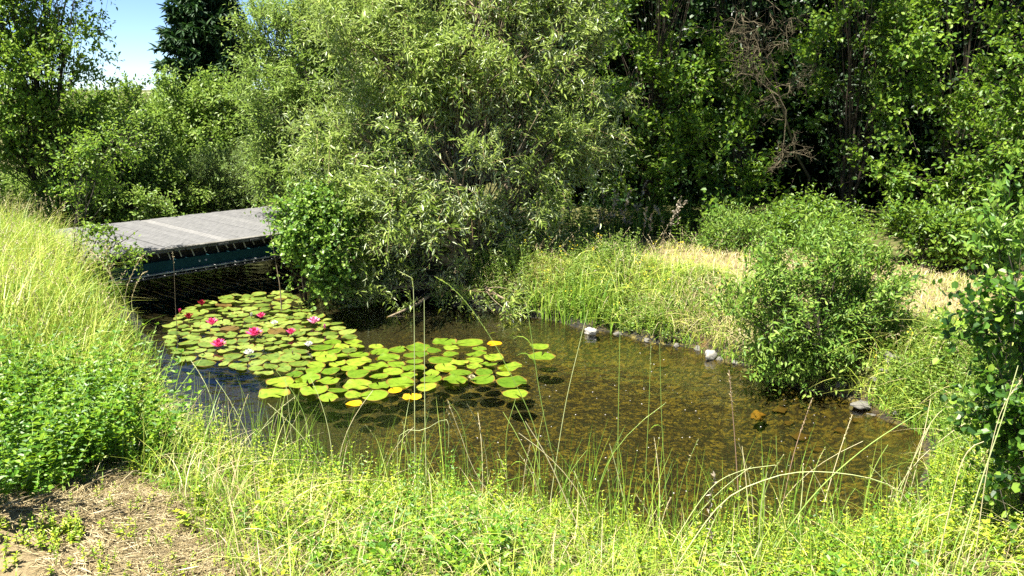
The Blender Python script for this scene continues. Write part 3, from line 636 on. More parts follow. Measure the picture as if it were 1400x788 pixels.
leafy('round_leaved_bush', foot(1420, 640, 4.6), [lobe(1405, 420, 4.5, 50, 55, .25), lobe(1430, 500, 4.5, 70, 70, .3), lobe(1385, 550, 4.5, 40, 50, .22), lobe(1410, 610, 4.4, 55, 50, .25), lobe(1330, 440, 4.7, 30, 20, .15), lobe(1385, 360, 4.7, 30, 30, .15), lobe(1365, 500, 4.3, 28, 22, .15)],
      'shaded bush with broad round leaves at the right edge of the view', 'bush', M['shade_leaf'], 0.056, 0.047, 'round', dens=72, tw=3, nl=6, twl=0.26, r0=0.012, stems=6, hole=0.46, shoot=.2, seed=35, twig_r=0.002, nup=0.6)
leafy('tall_weed', foot(1378, 560, 6.0), [lobe(1378, 290, 6.0, 26, 45, .16), lobe(1355, 330, 6.0, 25, 40, .16), lobe(1395, 350, 6.0, 25, 50, .16)],
      'tall upright weed with pointed pale leaves above the round leaved bush', 'plant', M['alder_leaf'], 0.085, 0.036, 'ovate', dens=55, tw=2, nl=6, twl=0.24, r0=0.008, stems=3, hole=0.2, seed=36, up=1.0, twig_r=0.002)

# ------------------------------------------------------------------ grass and weeds
def blades(buf, P, h, w, bend, mat=0, seg=4, twist=0.3):
    n = len(P); a = rng.uniform(0, 2 * np.pi, n); d = np.column_stack([np.cos(a), np.sin(a), np.zeros(n)])
    s = nrm(np.column_stack([-np.sin(a), np.cos(a), rng.normal(0, twist, n)]))
    tt = np.linspace(0, 1, seg + 1)
    l0 = rng.normal(0, 0.12, (n, 2)); lean = np.column_stack([l0, np.zeros(n)])
    C = P[:, None] + (h[:, None] * tt)[..., None] * (np.array([0, 0, 1.0]) + lean[:, None]) \
        + d[:, None] * (h[:, None] * bend[:, None] * tt ** 2.2)[..., None] - np.array([0, 0, 1.0]) * (h[:, None] * np.minimum(bend, 1.4)[:, None] ** 2 * 0.45 * tt ** 3)[..., None]
    ww = (w[:, None] * (1 - tt ** 1.6) + 0.0004)[..., None] * s[:, None] * 0.5
    Vv = np.stack([C - ww, C + ww], 2)
    idx = np.arange(n * (seg + 1) * 2).reshape(n, seg + 1, 2)
    q = np.stack([idx[:, :-1, 0], idx[:, :-1, 1], idx[:, 1:, 1], idx[:, 1:, 0]], -1).reshape(-1, 4)
    buf.add(Vv, q, mat); return C
def panicles(buf, C, h, mat=0, ns=14, L=0.014, frac=0.3, wid=0.25, spread=0.5):
    n, k, _ = C.shape
    t = 1 - frac * rng.random((n, ns)); x = t * (k - 1); i = np.clip(x.astype(int), 0, k - 2); f = (x - i)[..., None]
    A = np.take_along_axis(C, i[..., None], 1); B = np.take_along_axis(C, i[..., None] + 1, 1)
    p = A * (1 - f) + B * f; tg = nrm(B - A)
    D = tg + rng.normal(0, spread, p.shape); Nn = rng.normal(0, 1, p.shape)
    Ls = (L * rng.uniform(.6, 1.3, (n, ns))).ravel()
    leaves(buf, p.reshape(-1, 3), D.reshape(-1, 3), Nn.reshape(-1, 3), Ls, Ls * wid, 'lance', mat=mat)
def weeds(buf, P, h, L, Wd, nodes=8, mat_l=0, mat_s=1, prof='ovate', per=2, tip=1.0, lean=0.15):
    n = len(P); ln = np.column_stack([rng.normal(0, lean, (n, 2)), np.ones(n)])
    tt = np.linspace(0, 1, 4); C = P[:, None] + ln[:, None] * (h[:, None] * tt)[..., None]
    tubes(buf, C, np.broadcast_to(np.array([.0022, .002, .0016, .001]), C.shape[:2]), 3, mat=mat_s)
    t = np.linspace(0.25, 1.0, nodes); Q_ = P[:, None] + ln[:, None] * (h[:, None] * t)[..., None]
    a0 = rng.uniform(0, 6.28, (n, 1)) + np.arange(nodes)[None] * (np.pi / 2 if per == 2 else 2.4)
    for j in range(per):
        a = a0 + j * np.pi * 2 / per + rng.normal(0, .25, a0.shape)
        upk = 0.15 + 0.6 * t[None] ** 3
        D = np.stack([np.cos(a), np.sin(a), upk + rng.normal(0, .15, a.shape)], -1)
        Ls = L[:, None] * rng.uniform(.7, 1.1, a.shape) * (1 - 0.45 * t[None] ** 4)
        leaves(buf, Q_.reshape(-1, 3), D.reshape(-1, 3), (np.array([0, 0, 1.0]) + rng.normal(0, .25, D.shape)).reshape(-1, 3), Ls.ravel(), Ls.ravel() * Wd, prof, mat=mat_l)
def clumped(poly, n, f=2.0, seed=0, lo=-0.3):
    xy = scatter(poly, int(n * 2.2)); w = wob(np.column_stack([xy, 0 * xy[:, 0]]), f, seed)
    k = rng.random(len(xy)) < np.clip((w - lo) * 0.8 + 0.25, 0.04, 1); return xy[k][:n]
def dry_land(xy, lo=0.02, hi=99):
    s = sdist(xy[:, 0], xy[:, 1]); return xy[(s > lo) & (s < hi)]

# tall hay on the left bank
LEFT = np.array([(-3.2, 4.6), (-2.55, 6.6), (-3.6, 8.7), (-4.3, 9.8), (-5.0, 11.0), (-6.2, 12.2), (-9, 12.8), (-10, 9), (-7, 5.5), (-4.6, 4.4)])
gb = Buf()
xy = dry_land(clumped(LEFT, 11000, 2.2, 1)); P = ground3(xy); n = len(P)
sdv = sdist(xy[:, 0], xy[:, 1]); hh = rng.uniform(.35, .95, n) * (0.30 + 0.68 * sst(sdv, 0.1, 1.1))
blades(gb, P, hh, rng.uniform(.006, .012, n), rng.uniform(.1, 1.2, n), 0)
xy = dry_land(clumped(LEFT, 12000, 2.6, 2)); P = ground3(xy); n = len(P)
blades(gb, P, rng.uniform(.3, .8, n) * (0.4 + 0.6 * sst(sdist(xy[:, 0], xy[:, 1]), 0.1, 1.0)), rng.uniform(.006, .012, n), rng.uniform(.1, 1.0, n), 1)
xy = dry_land(clumped(LEFT, 1500, 1.6, 3), 0.5); P = ground3(xy); n = len(P); hh = rng.uniform(.55, .95, n)
C = blades(gb, P, hh, np.full(n, .0035), rng.uniform(.1, .45, n), 0, seg=7); panicles(gb, C, hh, 3, ns=14, L=.022, frac=.18)
tag(gb.obj('hay_grass', [M['hay_blade'], M['green_blade'], M['straw'], M['seed']]), 'tall yellow green hay grass covering the left bank', 'grass', kind='stuff')

# nettle-like weeds, lower left
NET = region([(-250, 560), (-60, 520), (60, 560), (170, 580), (225, 640), (190, 652), (140, 655), (60, 690), (-60, 715), (-250, 760)])
NET2 = NET.copy()
nb_ = Buf(); xy = clumped(NET, 1500, 2.4, 4, -0.7); P = ground3(xy); n = len(P)
weeds(nb_, P, rng.uniform(.22, .72, n) * (0.8 + 0.3 * wob(P, 2.5, 9)), rng.uniform(.03, .065, n), .55, nodes=9, lean=.35, per=3)
tag(nb_.obj('nettle_patch', [M['nettle_leaf'], M['stalk_green']]), 'dense bright green nettle like weeds at the lower left', 'weeds', kind='stuff')

# near bank weeds
NEAR = np.array([(-3.6, 5.6), (-3.1, 6.9), (-2.55, 6.95), (-1.6, 6.15), (-.73, 5.55), (0, 5.35), (.73, 5.15), (1.43, 5.0), (2.16, 5.0), (2.9, 5.5), (3.3, 6.2), (4.2, 6.0), (4.0, 2.2), (-.4, 2.2), (-1.0, 3.0), (-1.7, 3.9), (-2.4, 4.6)])
wb = Buf(); xy = dry_land(clumped(NEAR, 2800, 3.0, 5, 0.1), -0.05); P = ground3(xy); n = len(P)
weeds(wb, P, rng.uniform(.07, .26, n) * np.clip(.75 + .5 * wob(P, 3.4, 301), .3, 1.5), rng.uniform(.018, .036, n), .5, nodes=8, lean=.3)
xy = dry_land(clumped(NEAR, 1500, 2.2, 55, 0.25), 0.05); P = ground3(xy); n = len(P)
weeds(wb, P, rng.uniform(.08, .30, n) * np.clip(.8 + .6 * wob(P, 3.0, 302), .3, 1.7), rng.uniform(.032, .062, n), .55, nodes=6, lean=.4, mat_l=2)
xy = dry_land(clumped(NEAR, 700, 2.4, 56, 0.2), 0.05); P = ground3(xy); n = len(P)
weeds(wb, P, rng.uniform(.10, .34, n) * np.clip(.8 + .6 * wob(P, 3.0, 303), .3, 1.7), rng.uniform(.03, .05, n), .7, nodes=6, lean=.4, per=3, mat_l=0)
SH = dry_land(clumped(NEAR, 9000, 3.0, 6, -0.6), -0.04, 0.9); P = ground3(SH[:1300]); n = len(P)
weeds(wb, P, np.where(rng.random(n) < .12, rng.uniform(.25, .5, n), rng.uniform(.08, .24, n)), rng.uniform(.02, .034, n), .45, nodes=12)
tag(wb.obj('undergrowth', [M['lime_leaf'], M['stalk_green'], M['nettle_leaf']]), 'yellow green small leaved weeds along the near bank', 'weeds', kind='stuff')
gb = Buf(); xy = dry_land(clumped(NEAR, 8000, 2.8, 7, -0.6), -0.06); P = ground3(xy); n = len(P)
blades(gb, P, rng.uniform(.08, .30, n), rng.uniform(.003, .007, n), rng.uniform(.1, 1.2, n), 0)
xy = dry_land(clumped(NEAR, 4500, 2.8, 8, -0.6), 0.0); P = ground3(xy); n = len(P)
blades(gb, P, rng.uniform(.10, .40, n), rng.uniform(.003, .006, n), rng.uniform(.2, 1.4, n), 1)
xy = dry_land(clumped(NEAR, 3200, 2.2, 9, -0.2), 0.0); P = ground3(xy); n = len(P)
blades(gb, P, rng.uniform(.10, .42, n), rng.uniform(.002, .0045, n), rng.uniform(.4, 2.2, n), 2, seg=6)
sh2 = dry_land(clumped(NEAR, 9000, 3.0, 10, -0.8), -0.12, 0.45)[:1700]; P = ground3(sh2); n = len(P)
blades(gb, P, np.where(rng.random(n) < .4, rng.uniform(.3, .8, n), rng.uniform(.12, .3, n)), rng.uniform(.004, .008, n), rng.uniform(.02, .4, n), 0, seg=6)
for sd3, n3, mt in ((61, 1500, 0), (62, 1500, 1), (63, 900, 2)):
    xy = dry_land(clumped(NEAR, n3, 3.4, sd3, 0.45), 0.0, 1.5); P = ground3(xy); n = len(P)
    blades(gb, P, rng.uniform(.22, .58, n), rng.uniform(.003, .008, n), rng.uniform(.1, 1.3, n), mt, seg=6)
tag(gb.obj('bank_grass', [M['green_blade'], M['hay_blade'], M['straw']]), 'mixed green and dry grass along the near bank', 'grass', kind='stuff')

# dry cut straw at the lower left
sb_ = Buf(); xy = clumped(DRY, 17000, 3.2, 11, -0.9); P = ground3(xy) + [0, 0, .006]; n = len(P)
a = rng.uniform(0, 6.28, n); Ls = rng.uniform(.03, .16, n)
D = np.column_stack([np.cos(a), np.sin(a), rng.uniform(-.05, .25, n)])
leaves(sb_, P, D, rng.normal(0, .3, P.shape) + [0, 0, 1], Ls, rng.uniform(.002, .0045, n), 'needle', mat=0, droop=.05)
xy = clumped(DRY, 900, 2.5, 12, 0.1); P = ground3(xy); n = len(P)
blades(sb_, P, rng.uniform(.03, .12, n), rng.uniform(.003, .005, n), rng.uniform(.2, 1.2, n), 1)
P = np.vstack([ground3(on_ground(*p)[None, :2] + rng.normal(0, q, (m_, 2))) for p, q, m_ in [((85, 730), .05, 50), ((10, 750), .12, 40), ((200, 770), .25, 60), ((340, 720), .25, 110), ((400, 760), .2, 110), ((120, 690), .3, 40)]]); n = len(P)
weeds(sb_, P, rng.uniform(.03, .08, n), rng.uniform(.015, .025, n), .5, nodes=5, mat_l=2, mat_s=1)
tag(sb_.obj('straw', [M['dull_straw'], M['green_blade'], M['lime_leaf']]), 'dry cut straw and sparse regrowth at the lower left', 'straw', kind='stuff')

# right bank: green edge, dry strip
EDGE = np.array([(-.6, 11.4), (.3, 10.65), (.92, 10.2), (1.6, 9.65), (2.1, 9.15), (2.4, 8.7), (2.9, 7.9), (3.25, 7.5), (3.5, 6.8), (4.6, 6.8), (4.4, 8.2), (3.6, 9.6), (2.8, 10.4), (2.0, 11.2), (1.0, 12.0), (-.3, 12.6)])
gb = Buf(); xy = dry_land(clumped(EDGE, 8000, 2.6, 13, -0.5), -0.03); P = ground3(xy); n = len(P)
hm = np.clip(0.75 + 0.45 * wob(P, 3.5, 90), .3, 1.5)
blades(gb, P, rng.uniform(.08, .30, n) * hm, rng.uniform(.005, .012, n), rng.uniform(.2, 1.5, n), 0)
xy = dry_land(clumped(EDGE, 6000, 2.6, 14, -0.5), 0.05); P = ground3(xy); n = len(P)
blades(gb, P, rng.uniform(.08, .30, n) * np.clip(0.75 + 0.45 * wob(P, 3.5, 91), .3, 1.5), rng.uniform(.005, .010, n), rng.uniform(.4, 1.5, n), 1)
xy = dry_land(clumped(EDGE, 600, 1.8, 95, 0.1), -0.06); P = ground3(xy); n = len(P)
blades(gb, P, rng.uniform(.3, .6, n), rng.uniform(.007, .012, n), rng.uniform(.6, 1.5, n), 1, seg=7)
xy = dry_land(clumped(EDGE, 4200, 1.8, 96, -0.2), 0.1); P = ground3(xy); n = len(P)
blades(gb, P, rng.uniform(.08, .38, n), rng.uniform(.003, .007, n), rng.uniform(.4, 1.8, n), 2, seg=6)
xy = clumped(HAYR, 3500, 2.0, 115, -0.3); P = ground3(xy); n = len(P)
blades(gb, P, rng.uniform(.05, .22, n), rng.uniform(.004, .008, n), rng.uniform(.3, 1.4, n), 1)
xy = clumped(HAYR, 9000, 2.0, 15, -0.8); P = ground3(xy); n = len(P)
blades(gb, P, rng.uniform(.04, .18, n), rng.uniform(.003, .007, n), rng.uniform(.3, 1.4, n), 2)
xy = dry_land(clumped(EDGE, 500, 2.0, 16, -0.8), 0.3); P = ground3(xy); n = len(P); hh = rng.uniform(.3, .6, n)
C = blades(gb, P, hh, np.full(n, .003), rng.uniform(.2, .6, n), 2, seg=7); panicles(gb, C, hh, 3, ns=14, L=.02, frac=.22)
tag(gb.obj('bank_grass', [M['green_blade'], M['hay_blade'], M['straw'], M['seed']]), 'grass on the far right bank, green at the water and straw coloured behind', 'grass', kind='stuff')
wb = Buf(); xy = dry_land(clumped(EDGE, 2600, 2.6, 17, -0.5), 0.0); P = ground3(xy); n = len(P)
weeds(wb, P, rng.uniform(.10, .38, n) * np.clip(.8 + .5 * wob(P, 3, 305), .4, 1.5), rng.uniform(.03, .06, n), .5, nodes=7, lean=.3)
SHO = np.array([(.25, 10.85), (.35, 10.55), (.95, 10.1), (1.2, 9.9), (1.35, 10.1), (.9, 10.6)])
xy = scatter(SHO, 260); P = np.column_stack([xy, np.maximum(height(xy[:, 0], xy[:, 1]), -.1)]); n = len(P)
blades(wb, P, rng.uniform(.25, .5, n), rng.uniform(.012, .022, n), rng.uniform(.05, .5, n), 2, seg=5)
yf = dry_land(scatter(EDGE, 110), 0.1); P = ground3(yf) + np.column_stack([0 * yf, rng.uniform(.2, .45, len(yf))]); P = np.repeat(P, 5, 0) + rng.normal(0, .025, (len(P) * 5, 3)); n = len(P)
leaves(wb, P, rdir(n), rdir(n) + [0, -.5, .8], rng.uniform(.012, .02, n), np.full(n, .014), 'round', mat=4)
BB = np.array([(-12, 13.5), (-7.6, 14.2), (-5.6, 15.4), (-3.6, 16.6), (-2, 18), (-4, 21), (-13, 20)])
xy = clumped(BB, 2600, 1.6, 97, -0.8); P = ground3(xy); n = len(P)
weeds(wb, P, rng.uniform(.2, .6, n), rng.uniform(.05, .09, n), .45, nodes=7)
blades(wb, P + rng.normal(0, .08, P.shape) * [1, 1, 0], rng.uniform(.2, .6, n), rng.uniform(.008, .014, n), rng.uniform(.2, 1.2, n), 2)
RB = np.array([(3.2, 5.4), (3.5, 6.9), (3.3, 7.5), (4.6, 7.6), (6.0, 6.5), (5, 4.5), (3.6, 4.4)])
xy = dry_land(clumped(RB, 900, 2.6, 18, -0.6), 0.0); P = ground3(xy); n = len(P)
weeds(wb, P, rng.uniform(.2, .55, n), rng.uniform(.03, .06, n), .5, nodes=8)
xy = dry_land(clumped(RB, 2500, 2.6, 19, -0.6), -.05); P = ground3(xy); n = len(P)
blades(wb, P, rng.uniform(.2, .5, n), rng.uniform(.004, .007, n), rng.uniform(.1, .9, n), 2)
# ground cover under the wood edge
WE = np.array([(-1, 12.6), (1.6, 12.4), (3, 12.2), (5, 11.4), (7, 10.8), (10, 10), (12, 14), (6, 15), (0, 15)])
xy = clumped(WE, 2600, 1.6, 20, -0.4); P = ground3(xy); n = len(P)
weeds(wb, P, rng.uniform(.2, .6, n), rng.uniform(.05, .09, n), .42, nodes=7, mat_l=3)
tag(wb.obj('undergrowth', [M['olive_leaf'], M['stalk_green'], M['green_blade'], M['hazel_leaf'], M['yellow_flower']]), 'leafy low weeds on the far banks and the wood edge', 'weeds', kind='stuff')

# ------------------------------------------------------------------ water lilies
def pad_mesh(seed, wav=0.05):
    r = np.random.default_rng(seed); k = 30
    a0 = r.uniform(0, 6.28); gap = r.uniform(.12, .32)
    a = a0 + np.linspace(gap / 2, 2 * np.pi - gap / 2, k)
    rad = 1 + wav * np.sin(a * 3 + r.uniform(0, 6)) + wav * .6 * np.sin(a * 7 + r.uniform(0, 6))
    V = [(0, 0, 0)]
    for f, z in ((.5, .004), (1.0, .0)):
        for i in range(k):
            zz = z + .03 * np.sin(a[i] * 2 + seed) * f + ((.05 + .05 * (seed % 3)) * max(0, np.sin(a[i] * (1 + seed % 3) + seed * 2)) ** 2 if f == 1 else 0)
            V.append((np.cos(a[i]) * rad[i] * f, np.sin(a[i]) * rad[i] * f, zz))
    b = Buf(); b.add(V, [(0, 1 + i, 2 + i) for i in range(k - 1)])
    b.f.append((np.array([(1 + i, 1 + k + i, 2 + k + i, 2 + i) for i in range(k - 1)]), 0))
    return b
def pad_mat(name, cols, vein=0.8):
    m = leaf_mat(name, cols, 0.10, None, rough=0.30, spec=0.5, src='object')
    n = m.node_tree.nodes; l = m.node_tree.links; b = n['Principled BSDF']
    src = b.inputs['Base Color'].links[0].from_socket
    tc = n.new('ShaderNodeTexCoord'); sp3 = n.new('ShaderNodeSeparateXYZ'); l.new(tc.outputs['Object'], sp3.inputs[0])
    def M2(op, a, b_=None):
        q = n.new('ShaderNodeMath'); q.operation = op
        for i, v in enumerate((a, b_)):
            if v is None: continue
            if isinstance(v, (int, float)): q.inputs[i].default_value = v
            else: l.new(v, q.inputs[i])
        return q.outputs[0]
    rad = M2('SQRT', M2('ADD', M2('MULTIPLY', sp3.outputs[0], sp3.outputs[0]), M2('MULTIPLY', sp3.outputs[1], sp3.outputs[1])))
    ang = M2('ARCTAN2', sp3.outputs[1], sp3.outputs[0])
    vn = M2('POWER', M2('ABSOLUTE', M2('SINE', M2('MULTIPLY', ang, 8.0))), 0.5)
    r1 = ramp(n, [(0.0, (1.35, 1.3, 1.2)), (0.35, (1, 1, 1))]); l.new(vn, r1.inputs[0])
    nz = n.new('ShaderNodeTexNoise'); nz.inputs['Scale'].default_value = 2.6; nz.inputs['Detail'].default_value = 5; nz.noise_dimensions = '4D'
    oi = n.new('ShaderNodeObjectInfo'); l.new(tc.outputs['Object'], nz.inputs[0]); l.new(M2('MULTIPLY', oi.outputs['Random'], 40.0), nz.inputs['W'])
    r2 = ramp(n, [(0.30, (0.55, 0.62, 0.5)), (0.5, (1, 1, 1)), (0.75, (1.25, 1.2, 1.1))]); l.new(nz.outputs[0], r2.inputs[0])
    m1 = n.new('ShaderNodeMix'); m1.data_type = 'RGBA'; m1.blend_type = 'MULTIPLY'; m1.inputs[0].default_value = 1; l.new(src, m1.inputs[6]); l.new(r1.outputs[0], m1.inputs[7])
    m2 = n.new('ShaderNodeMix'); m2.data_type = 'RGBA'; m2.blend_type = 'MULTIPLY'; m2.inputs[0].default_value = 1; l.new(m1.outputs[2], m2.inputs[6]); l.new(r2.outputs[0], m2.inputs[7])
    ed = M2('ADD', rad, M2('MULTIPLY', nz.outputs[0], 0.35)); r3 = ramp(n, [(0.0, (0, 0, 0)), (0.55, (1, 1, 1))]); l.new(M2('MULTIPLY', M2('SUBTRACT', ed, 1.08), 6.0), r3.inputs[0])
    m3 = n.new('ShaderNodeMix'); m3.data_type = 'RGBA'; l.new(r3.outputs[0], m3.inputs[0]); l.new(m2.outputs[2], m3.inputs[6]); m3.inputs[7].default_value = (0.16, 0.10, 0.02, 1)
    l.new(m3.outputs[2], b.inputs['Base Color'])
    return m
PM = {'far': pad_mat('pad_pale', [(0.07, 0.11, 0.016), (0.12, 0.175, 0.025), (0.18, 0.225, 0.045)]),
      'near': pad_mat('pad_bright', [(0.06, 0.12, 0.008), (0.11, 0.18, 0.012), (0.18, 0.245, 0.022)]),
      'brown': pad_mat('pad_brown', [(0.07, 0.035, 0.012), (0.12, 0.08, 0.02)]),
      'yellow': pad_mat('pad_yellow', [(0.55, 0.26, 0.006), (0.60, 0.38, 0.012)])}
pads = {}
for kname, m in PM.items():
    pads[kname] = [pad_mesh(i * 7 + len(kname)).mesh('water_lily_pad', m) for i in range(9)]
pad_xy = []
def put_pad(p, r, kind, label, group=None, z=None, tilt=0.06):
    me = pads[kind][int(rng.integers(0, 9))]
    o = bpy.data.objects.new('water_lily_pad', me); COL.objects.link(o)
    o.location = (p[0], p[1], z if z is not None else rng.uniform(.004, .022)); o.scale = (r, r * rng.uniform(.9, 1.05), r)
    o.rotation_euler = (rng.normal(0, tilt), rng.normal(0, tilt), rng.uniform(0, 6.28)); tag(o, label, 'lily pad', group)
    pad_xy.append((p[0], p[1], r)); return o
# single pads that stand apart
for px, py, w, kd, lab in [
    (740, 489, 37, 'near', 'wide green lily pad floating alone on the right, in front of a darker one'),
    (737, 475, 28, 'near', 'smaller green lily pad just behind the wide lone one on the right'),
    (704, 540, 36, 'near', 'green lily pad with frilled edge, nearest pad on the right of the cluster'),
    (700, 524, 43, 'near', 'broad green lily pad just behind the frilled edged one'),
    (676, 469, 21, 'yellow', 'small yellow lily pad lying alone behind the bright cluster'),
    (640, 470, 44, 'near', 'ruffled green lily pad at the back of the bright cluster'),
    (607, 469, 33, 'near', 'darker lily pad left of the ruffled one at the back of the bright cluster'),
    (563, 542, 26, 'yellow', 'orange yellow lily pad at the front of the bright cluster'),
    (540, 533, 20, 'yellow', 'yellow lily pad tucked between two green ones at the front'),
    (484, 551, 22, 'yellow', 'orange yellow lily pad at the front left, below the bright cluster'),
    (512, 542, 38, 'near', 'large round green lily pad at the front edge of the bright cluster'),
    (374, 540, 40, 'near', 'pale green lily pad floating on the blue reflection, nearest the left bank')]:
    p = at(px, py, 0.01); r = w / 2 * np.linalg.norm(p - [0, 0, EYE]) / F
    put_pad(p, r, kd, lab, z=0.022 if kd != 'yellow' else 0.004, tilt=0.02)
def px_of(p):
    d = p - np.array([0, 0, EYE]); z = d[1] * cp - d[2] * sp; y = d[1] * sp + d[2] * cp
    return 700 + F * d[0] / z, 394 - F * y / z
FARP = np.array([(232, 446), (262, 418), (305, 404), (380, 400), (425, 412), (432, 432), (470, 445), (500, 470), (440, 500), (430, 520), (385, 515), (330, 506), (290, 500), (245, 498), (232, 475)], float)
NEARP = np.array([(440, 470), (480, 462), (530, 478), (575, 470), (625, 465), (672, 480), (700, 500), (712, 520), (660, 524), (610, 520), (570, 535), (520, 545), (450, 545), (380, 535), (385, 515), (430, 500)], float)
def fill_pads(poly, n, rr, kind_w, label_of, group, sep):
    tries = 0; made = 0
    while made < n and tries < 30000:
        tries += 1
        q = rng.uniform(poly.min(0), poly.max(0))
        if not inside(poly, np.array([q[0]]), np.array([q[1]]))[0]: continue
        p = at(q[0], q[1], 0.01); r = rng.uniform(*rr)
        if any((p[0] - a) ** 2 + (p[1] - b) ** 2 < (sep * (r + c)) ** 2 for a, b, c in pad_xy): continue
        kd = rng.choice(list(kind_w), p=list(kind_w.values()))
        put_pad(p, r, kd, label_of[kd], group + (' with brown tint' if kd == 'brown' else '')); made += 1
fill_pads(NEARP, 82, (.085, .15), {'near': 1.0}, {'near': 'bright yellow green lily pad packed among others in the near cluster'}, 'bright lily pads of the near cluster', 0.90)
fill_pads(FARP, 195, (.06, .13), {'far': .955, 'brown': .045}, {'far': 'dull green lily pad packed among others towards the bridge', 'brown': 'red brown lily pad among the dull green ones towards the bridge'}, 'dull lily pads towards the bridge', 0.90)

# flowers
def petal_mat(name, c0, c1):
    return leaf_mat(name, [c0, c1], 0.25, c1, rough=0.5)
FM = {'crimson': petal_mat('petal_crimson', (0.55, 0.02, 0.12), (0.78, 0.09, 0.26)), 'dark': petal_mat('petal_dark_red', (0.16, 0.004, 0.015), (0.30, 0.01, 0.03)),
      'pink': petal_mat('petal_pink', (0.70, 0.14, 0.34), (0.85, 0.36, 0.52)), 'white': petal_mat('petal_white', (0.60, 0.60, 0.54), (0.72, 0.72, 0.66)), 'cream': petal_mat('petal_cream', (0.34, 0.31, 0.16), (0.45, 0.42, 0.24))}
FM['stamen'] = noise_mat('stamen_yellow', [(0.3, (0.6, 0.32, 0.02)), (0.7, (0.8, 0.5, 0.05))], 60, bump=0.3)
def flower(px, py, size, kind, label, open_=0.6, group=None):
    p = at(px, py, 0.04); p[2] = 0.02
    root = thing('water_lily_flower', tuple(p), label, 'water lily', group)
    r = size * rng.uniform(1.0, 1.3) * (.66 if kind in ('white', 'cream') else 1); open_ = open_ + rng.uniform(-.25, .2); pb = Buf()
    for ring, (nn, tilt, ln, z) in enumerate([(8, .25, 1.0, 0), (8, .6, .92, .005), (7, 1.05, .8, .01), (5, 1.6, .62, .012)]):
        tl = tilt + (1 - open_) * 1.1
        a = np.arange(nn) / nn * 6.283 + ring * .4 + rng.normal(0, .08, nn); cc = np.cos(np.minimum(tl, 1.5)); ss = np.sin(np.minimum(tl, 1.5))
        D = np.column_stack([np.cos(a) * cc, np.sin(a) * cc, np.full(nn, ss)]); N = np.column_stack([-np.cos(a) * ss, -np.sin(a) * ss, np.full(nn, cc)])
        leaves(pb, p + D * r * .12 + [0, 0, z + .01], D, N, np.full(nn, r * ln), np.full(nn, r * .42), 'ovate', fold=-.0 + .25, droop=-.15)
    pb.obj('petals', FM[kind], root, loc=p)
    sb2 = Buf(); nn = 14; a = rng.uniform(0, 6.28, nn); D = np.column_stack([np.cos(a) * .5, np.sin(a) * .5, np.ones(nn)]) * r * .36
    tt = np.linspace(0, 1, 3)[None, :, None]; P = p + [0, 0, .012] + D[:, None] * tt
    tubes(sb2, P, np.full((nn, 3), r * .05), 4); sb2.obj('stamens', FM['stamen'], root, loc=p)
for a in [(290, 444, .085, 'crimson', 'red water lily in the middle of the left third of the dull pads'), (299, 474, .095, 'crimson', 'crimson water lily nearest the left bank, open wide with yellow centre'),
          (348, 459, .095, 'crimson', 'deep pink water lily, the broadest one amid the dull pads'), (398, 457, .08, 'crimson', 'crimson water lily between the broad deep pink one and the pale pink ones'),
          (429, 442, .09, 'pink', 'open pale pink water lily beside the willow foliage'), (444, 450, .06, 'pink', 'small pink water lily bud right of the open pale pink one'),
          (276, 418, .08, 'dark', 'dark red water lily in the shade of the bridge, farthest back'), (258, 436, .075, 'dark', 'dark red water lily low among shaded pads near the left bank'),
          (246, 428, .06, 'crimson', 'small reddish water lily bud at the far left by the bank'), (357, 434, .06, 'crimson', 'small crimson water lily right beside the tall white one'),
          (344, 434, .085, 'white', 'upright white water lily, half closed, towards the bridge'), (375, 443, .075, 'white', 'flat white water lily behind the broad deep pink one'),
          (340, 484, .085, 'white', 'open white water lily nearest the blue reflection'), (342, 495, .06, 'cream', 'cream bud just in front of the open white water lily'),
          (422, 473, .075, 'white', 'white water lily left of the bright near cluster'), (400, 484, .06, 'cream', 'cream water lily bud with a brown pad behind it'),
          (426, 490, .055, 'cream', 'tiny cream bud at the edge of the bright cluster'), (645, 518, .06, 'cream', 'small cream bloom on the right side of the bright cluster')]:
    flower(*a[:4], a[4], open_=.25 if ('bud' in a[4] or 'half closed' in a[4]) else .75)

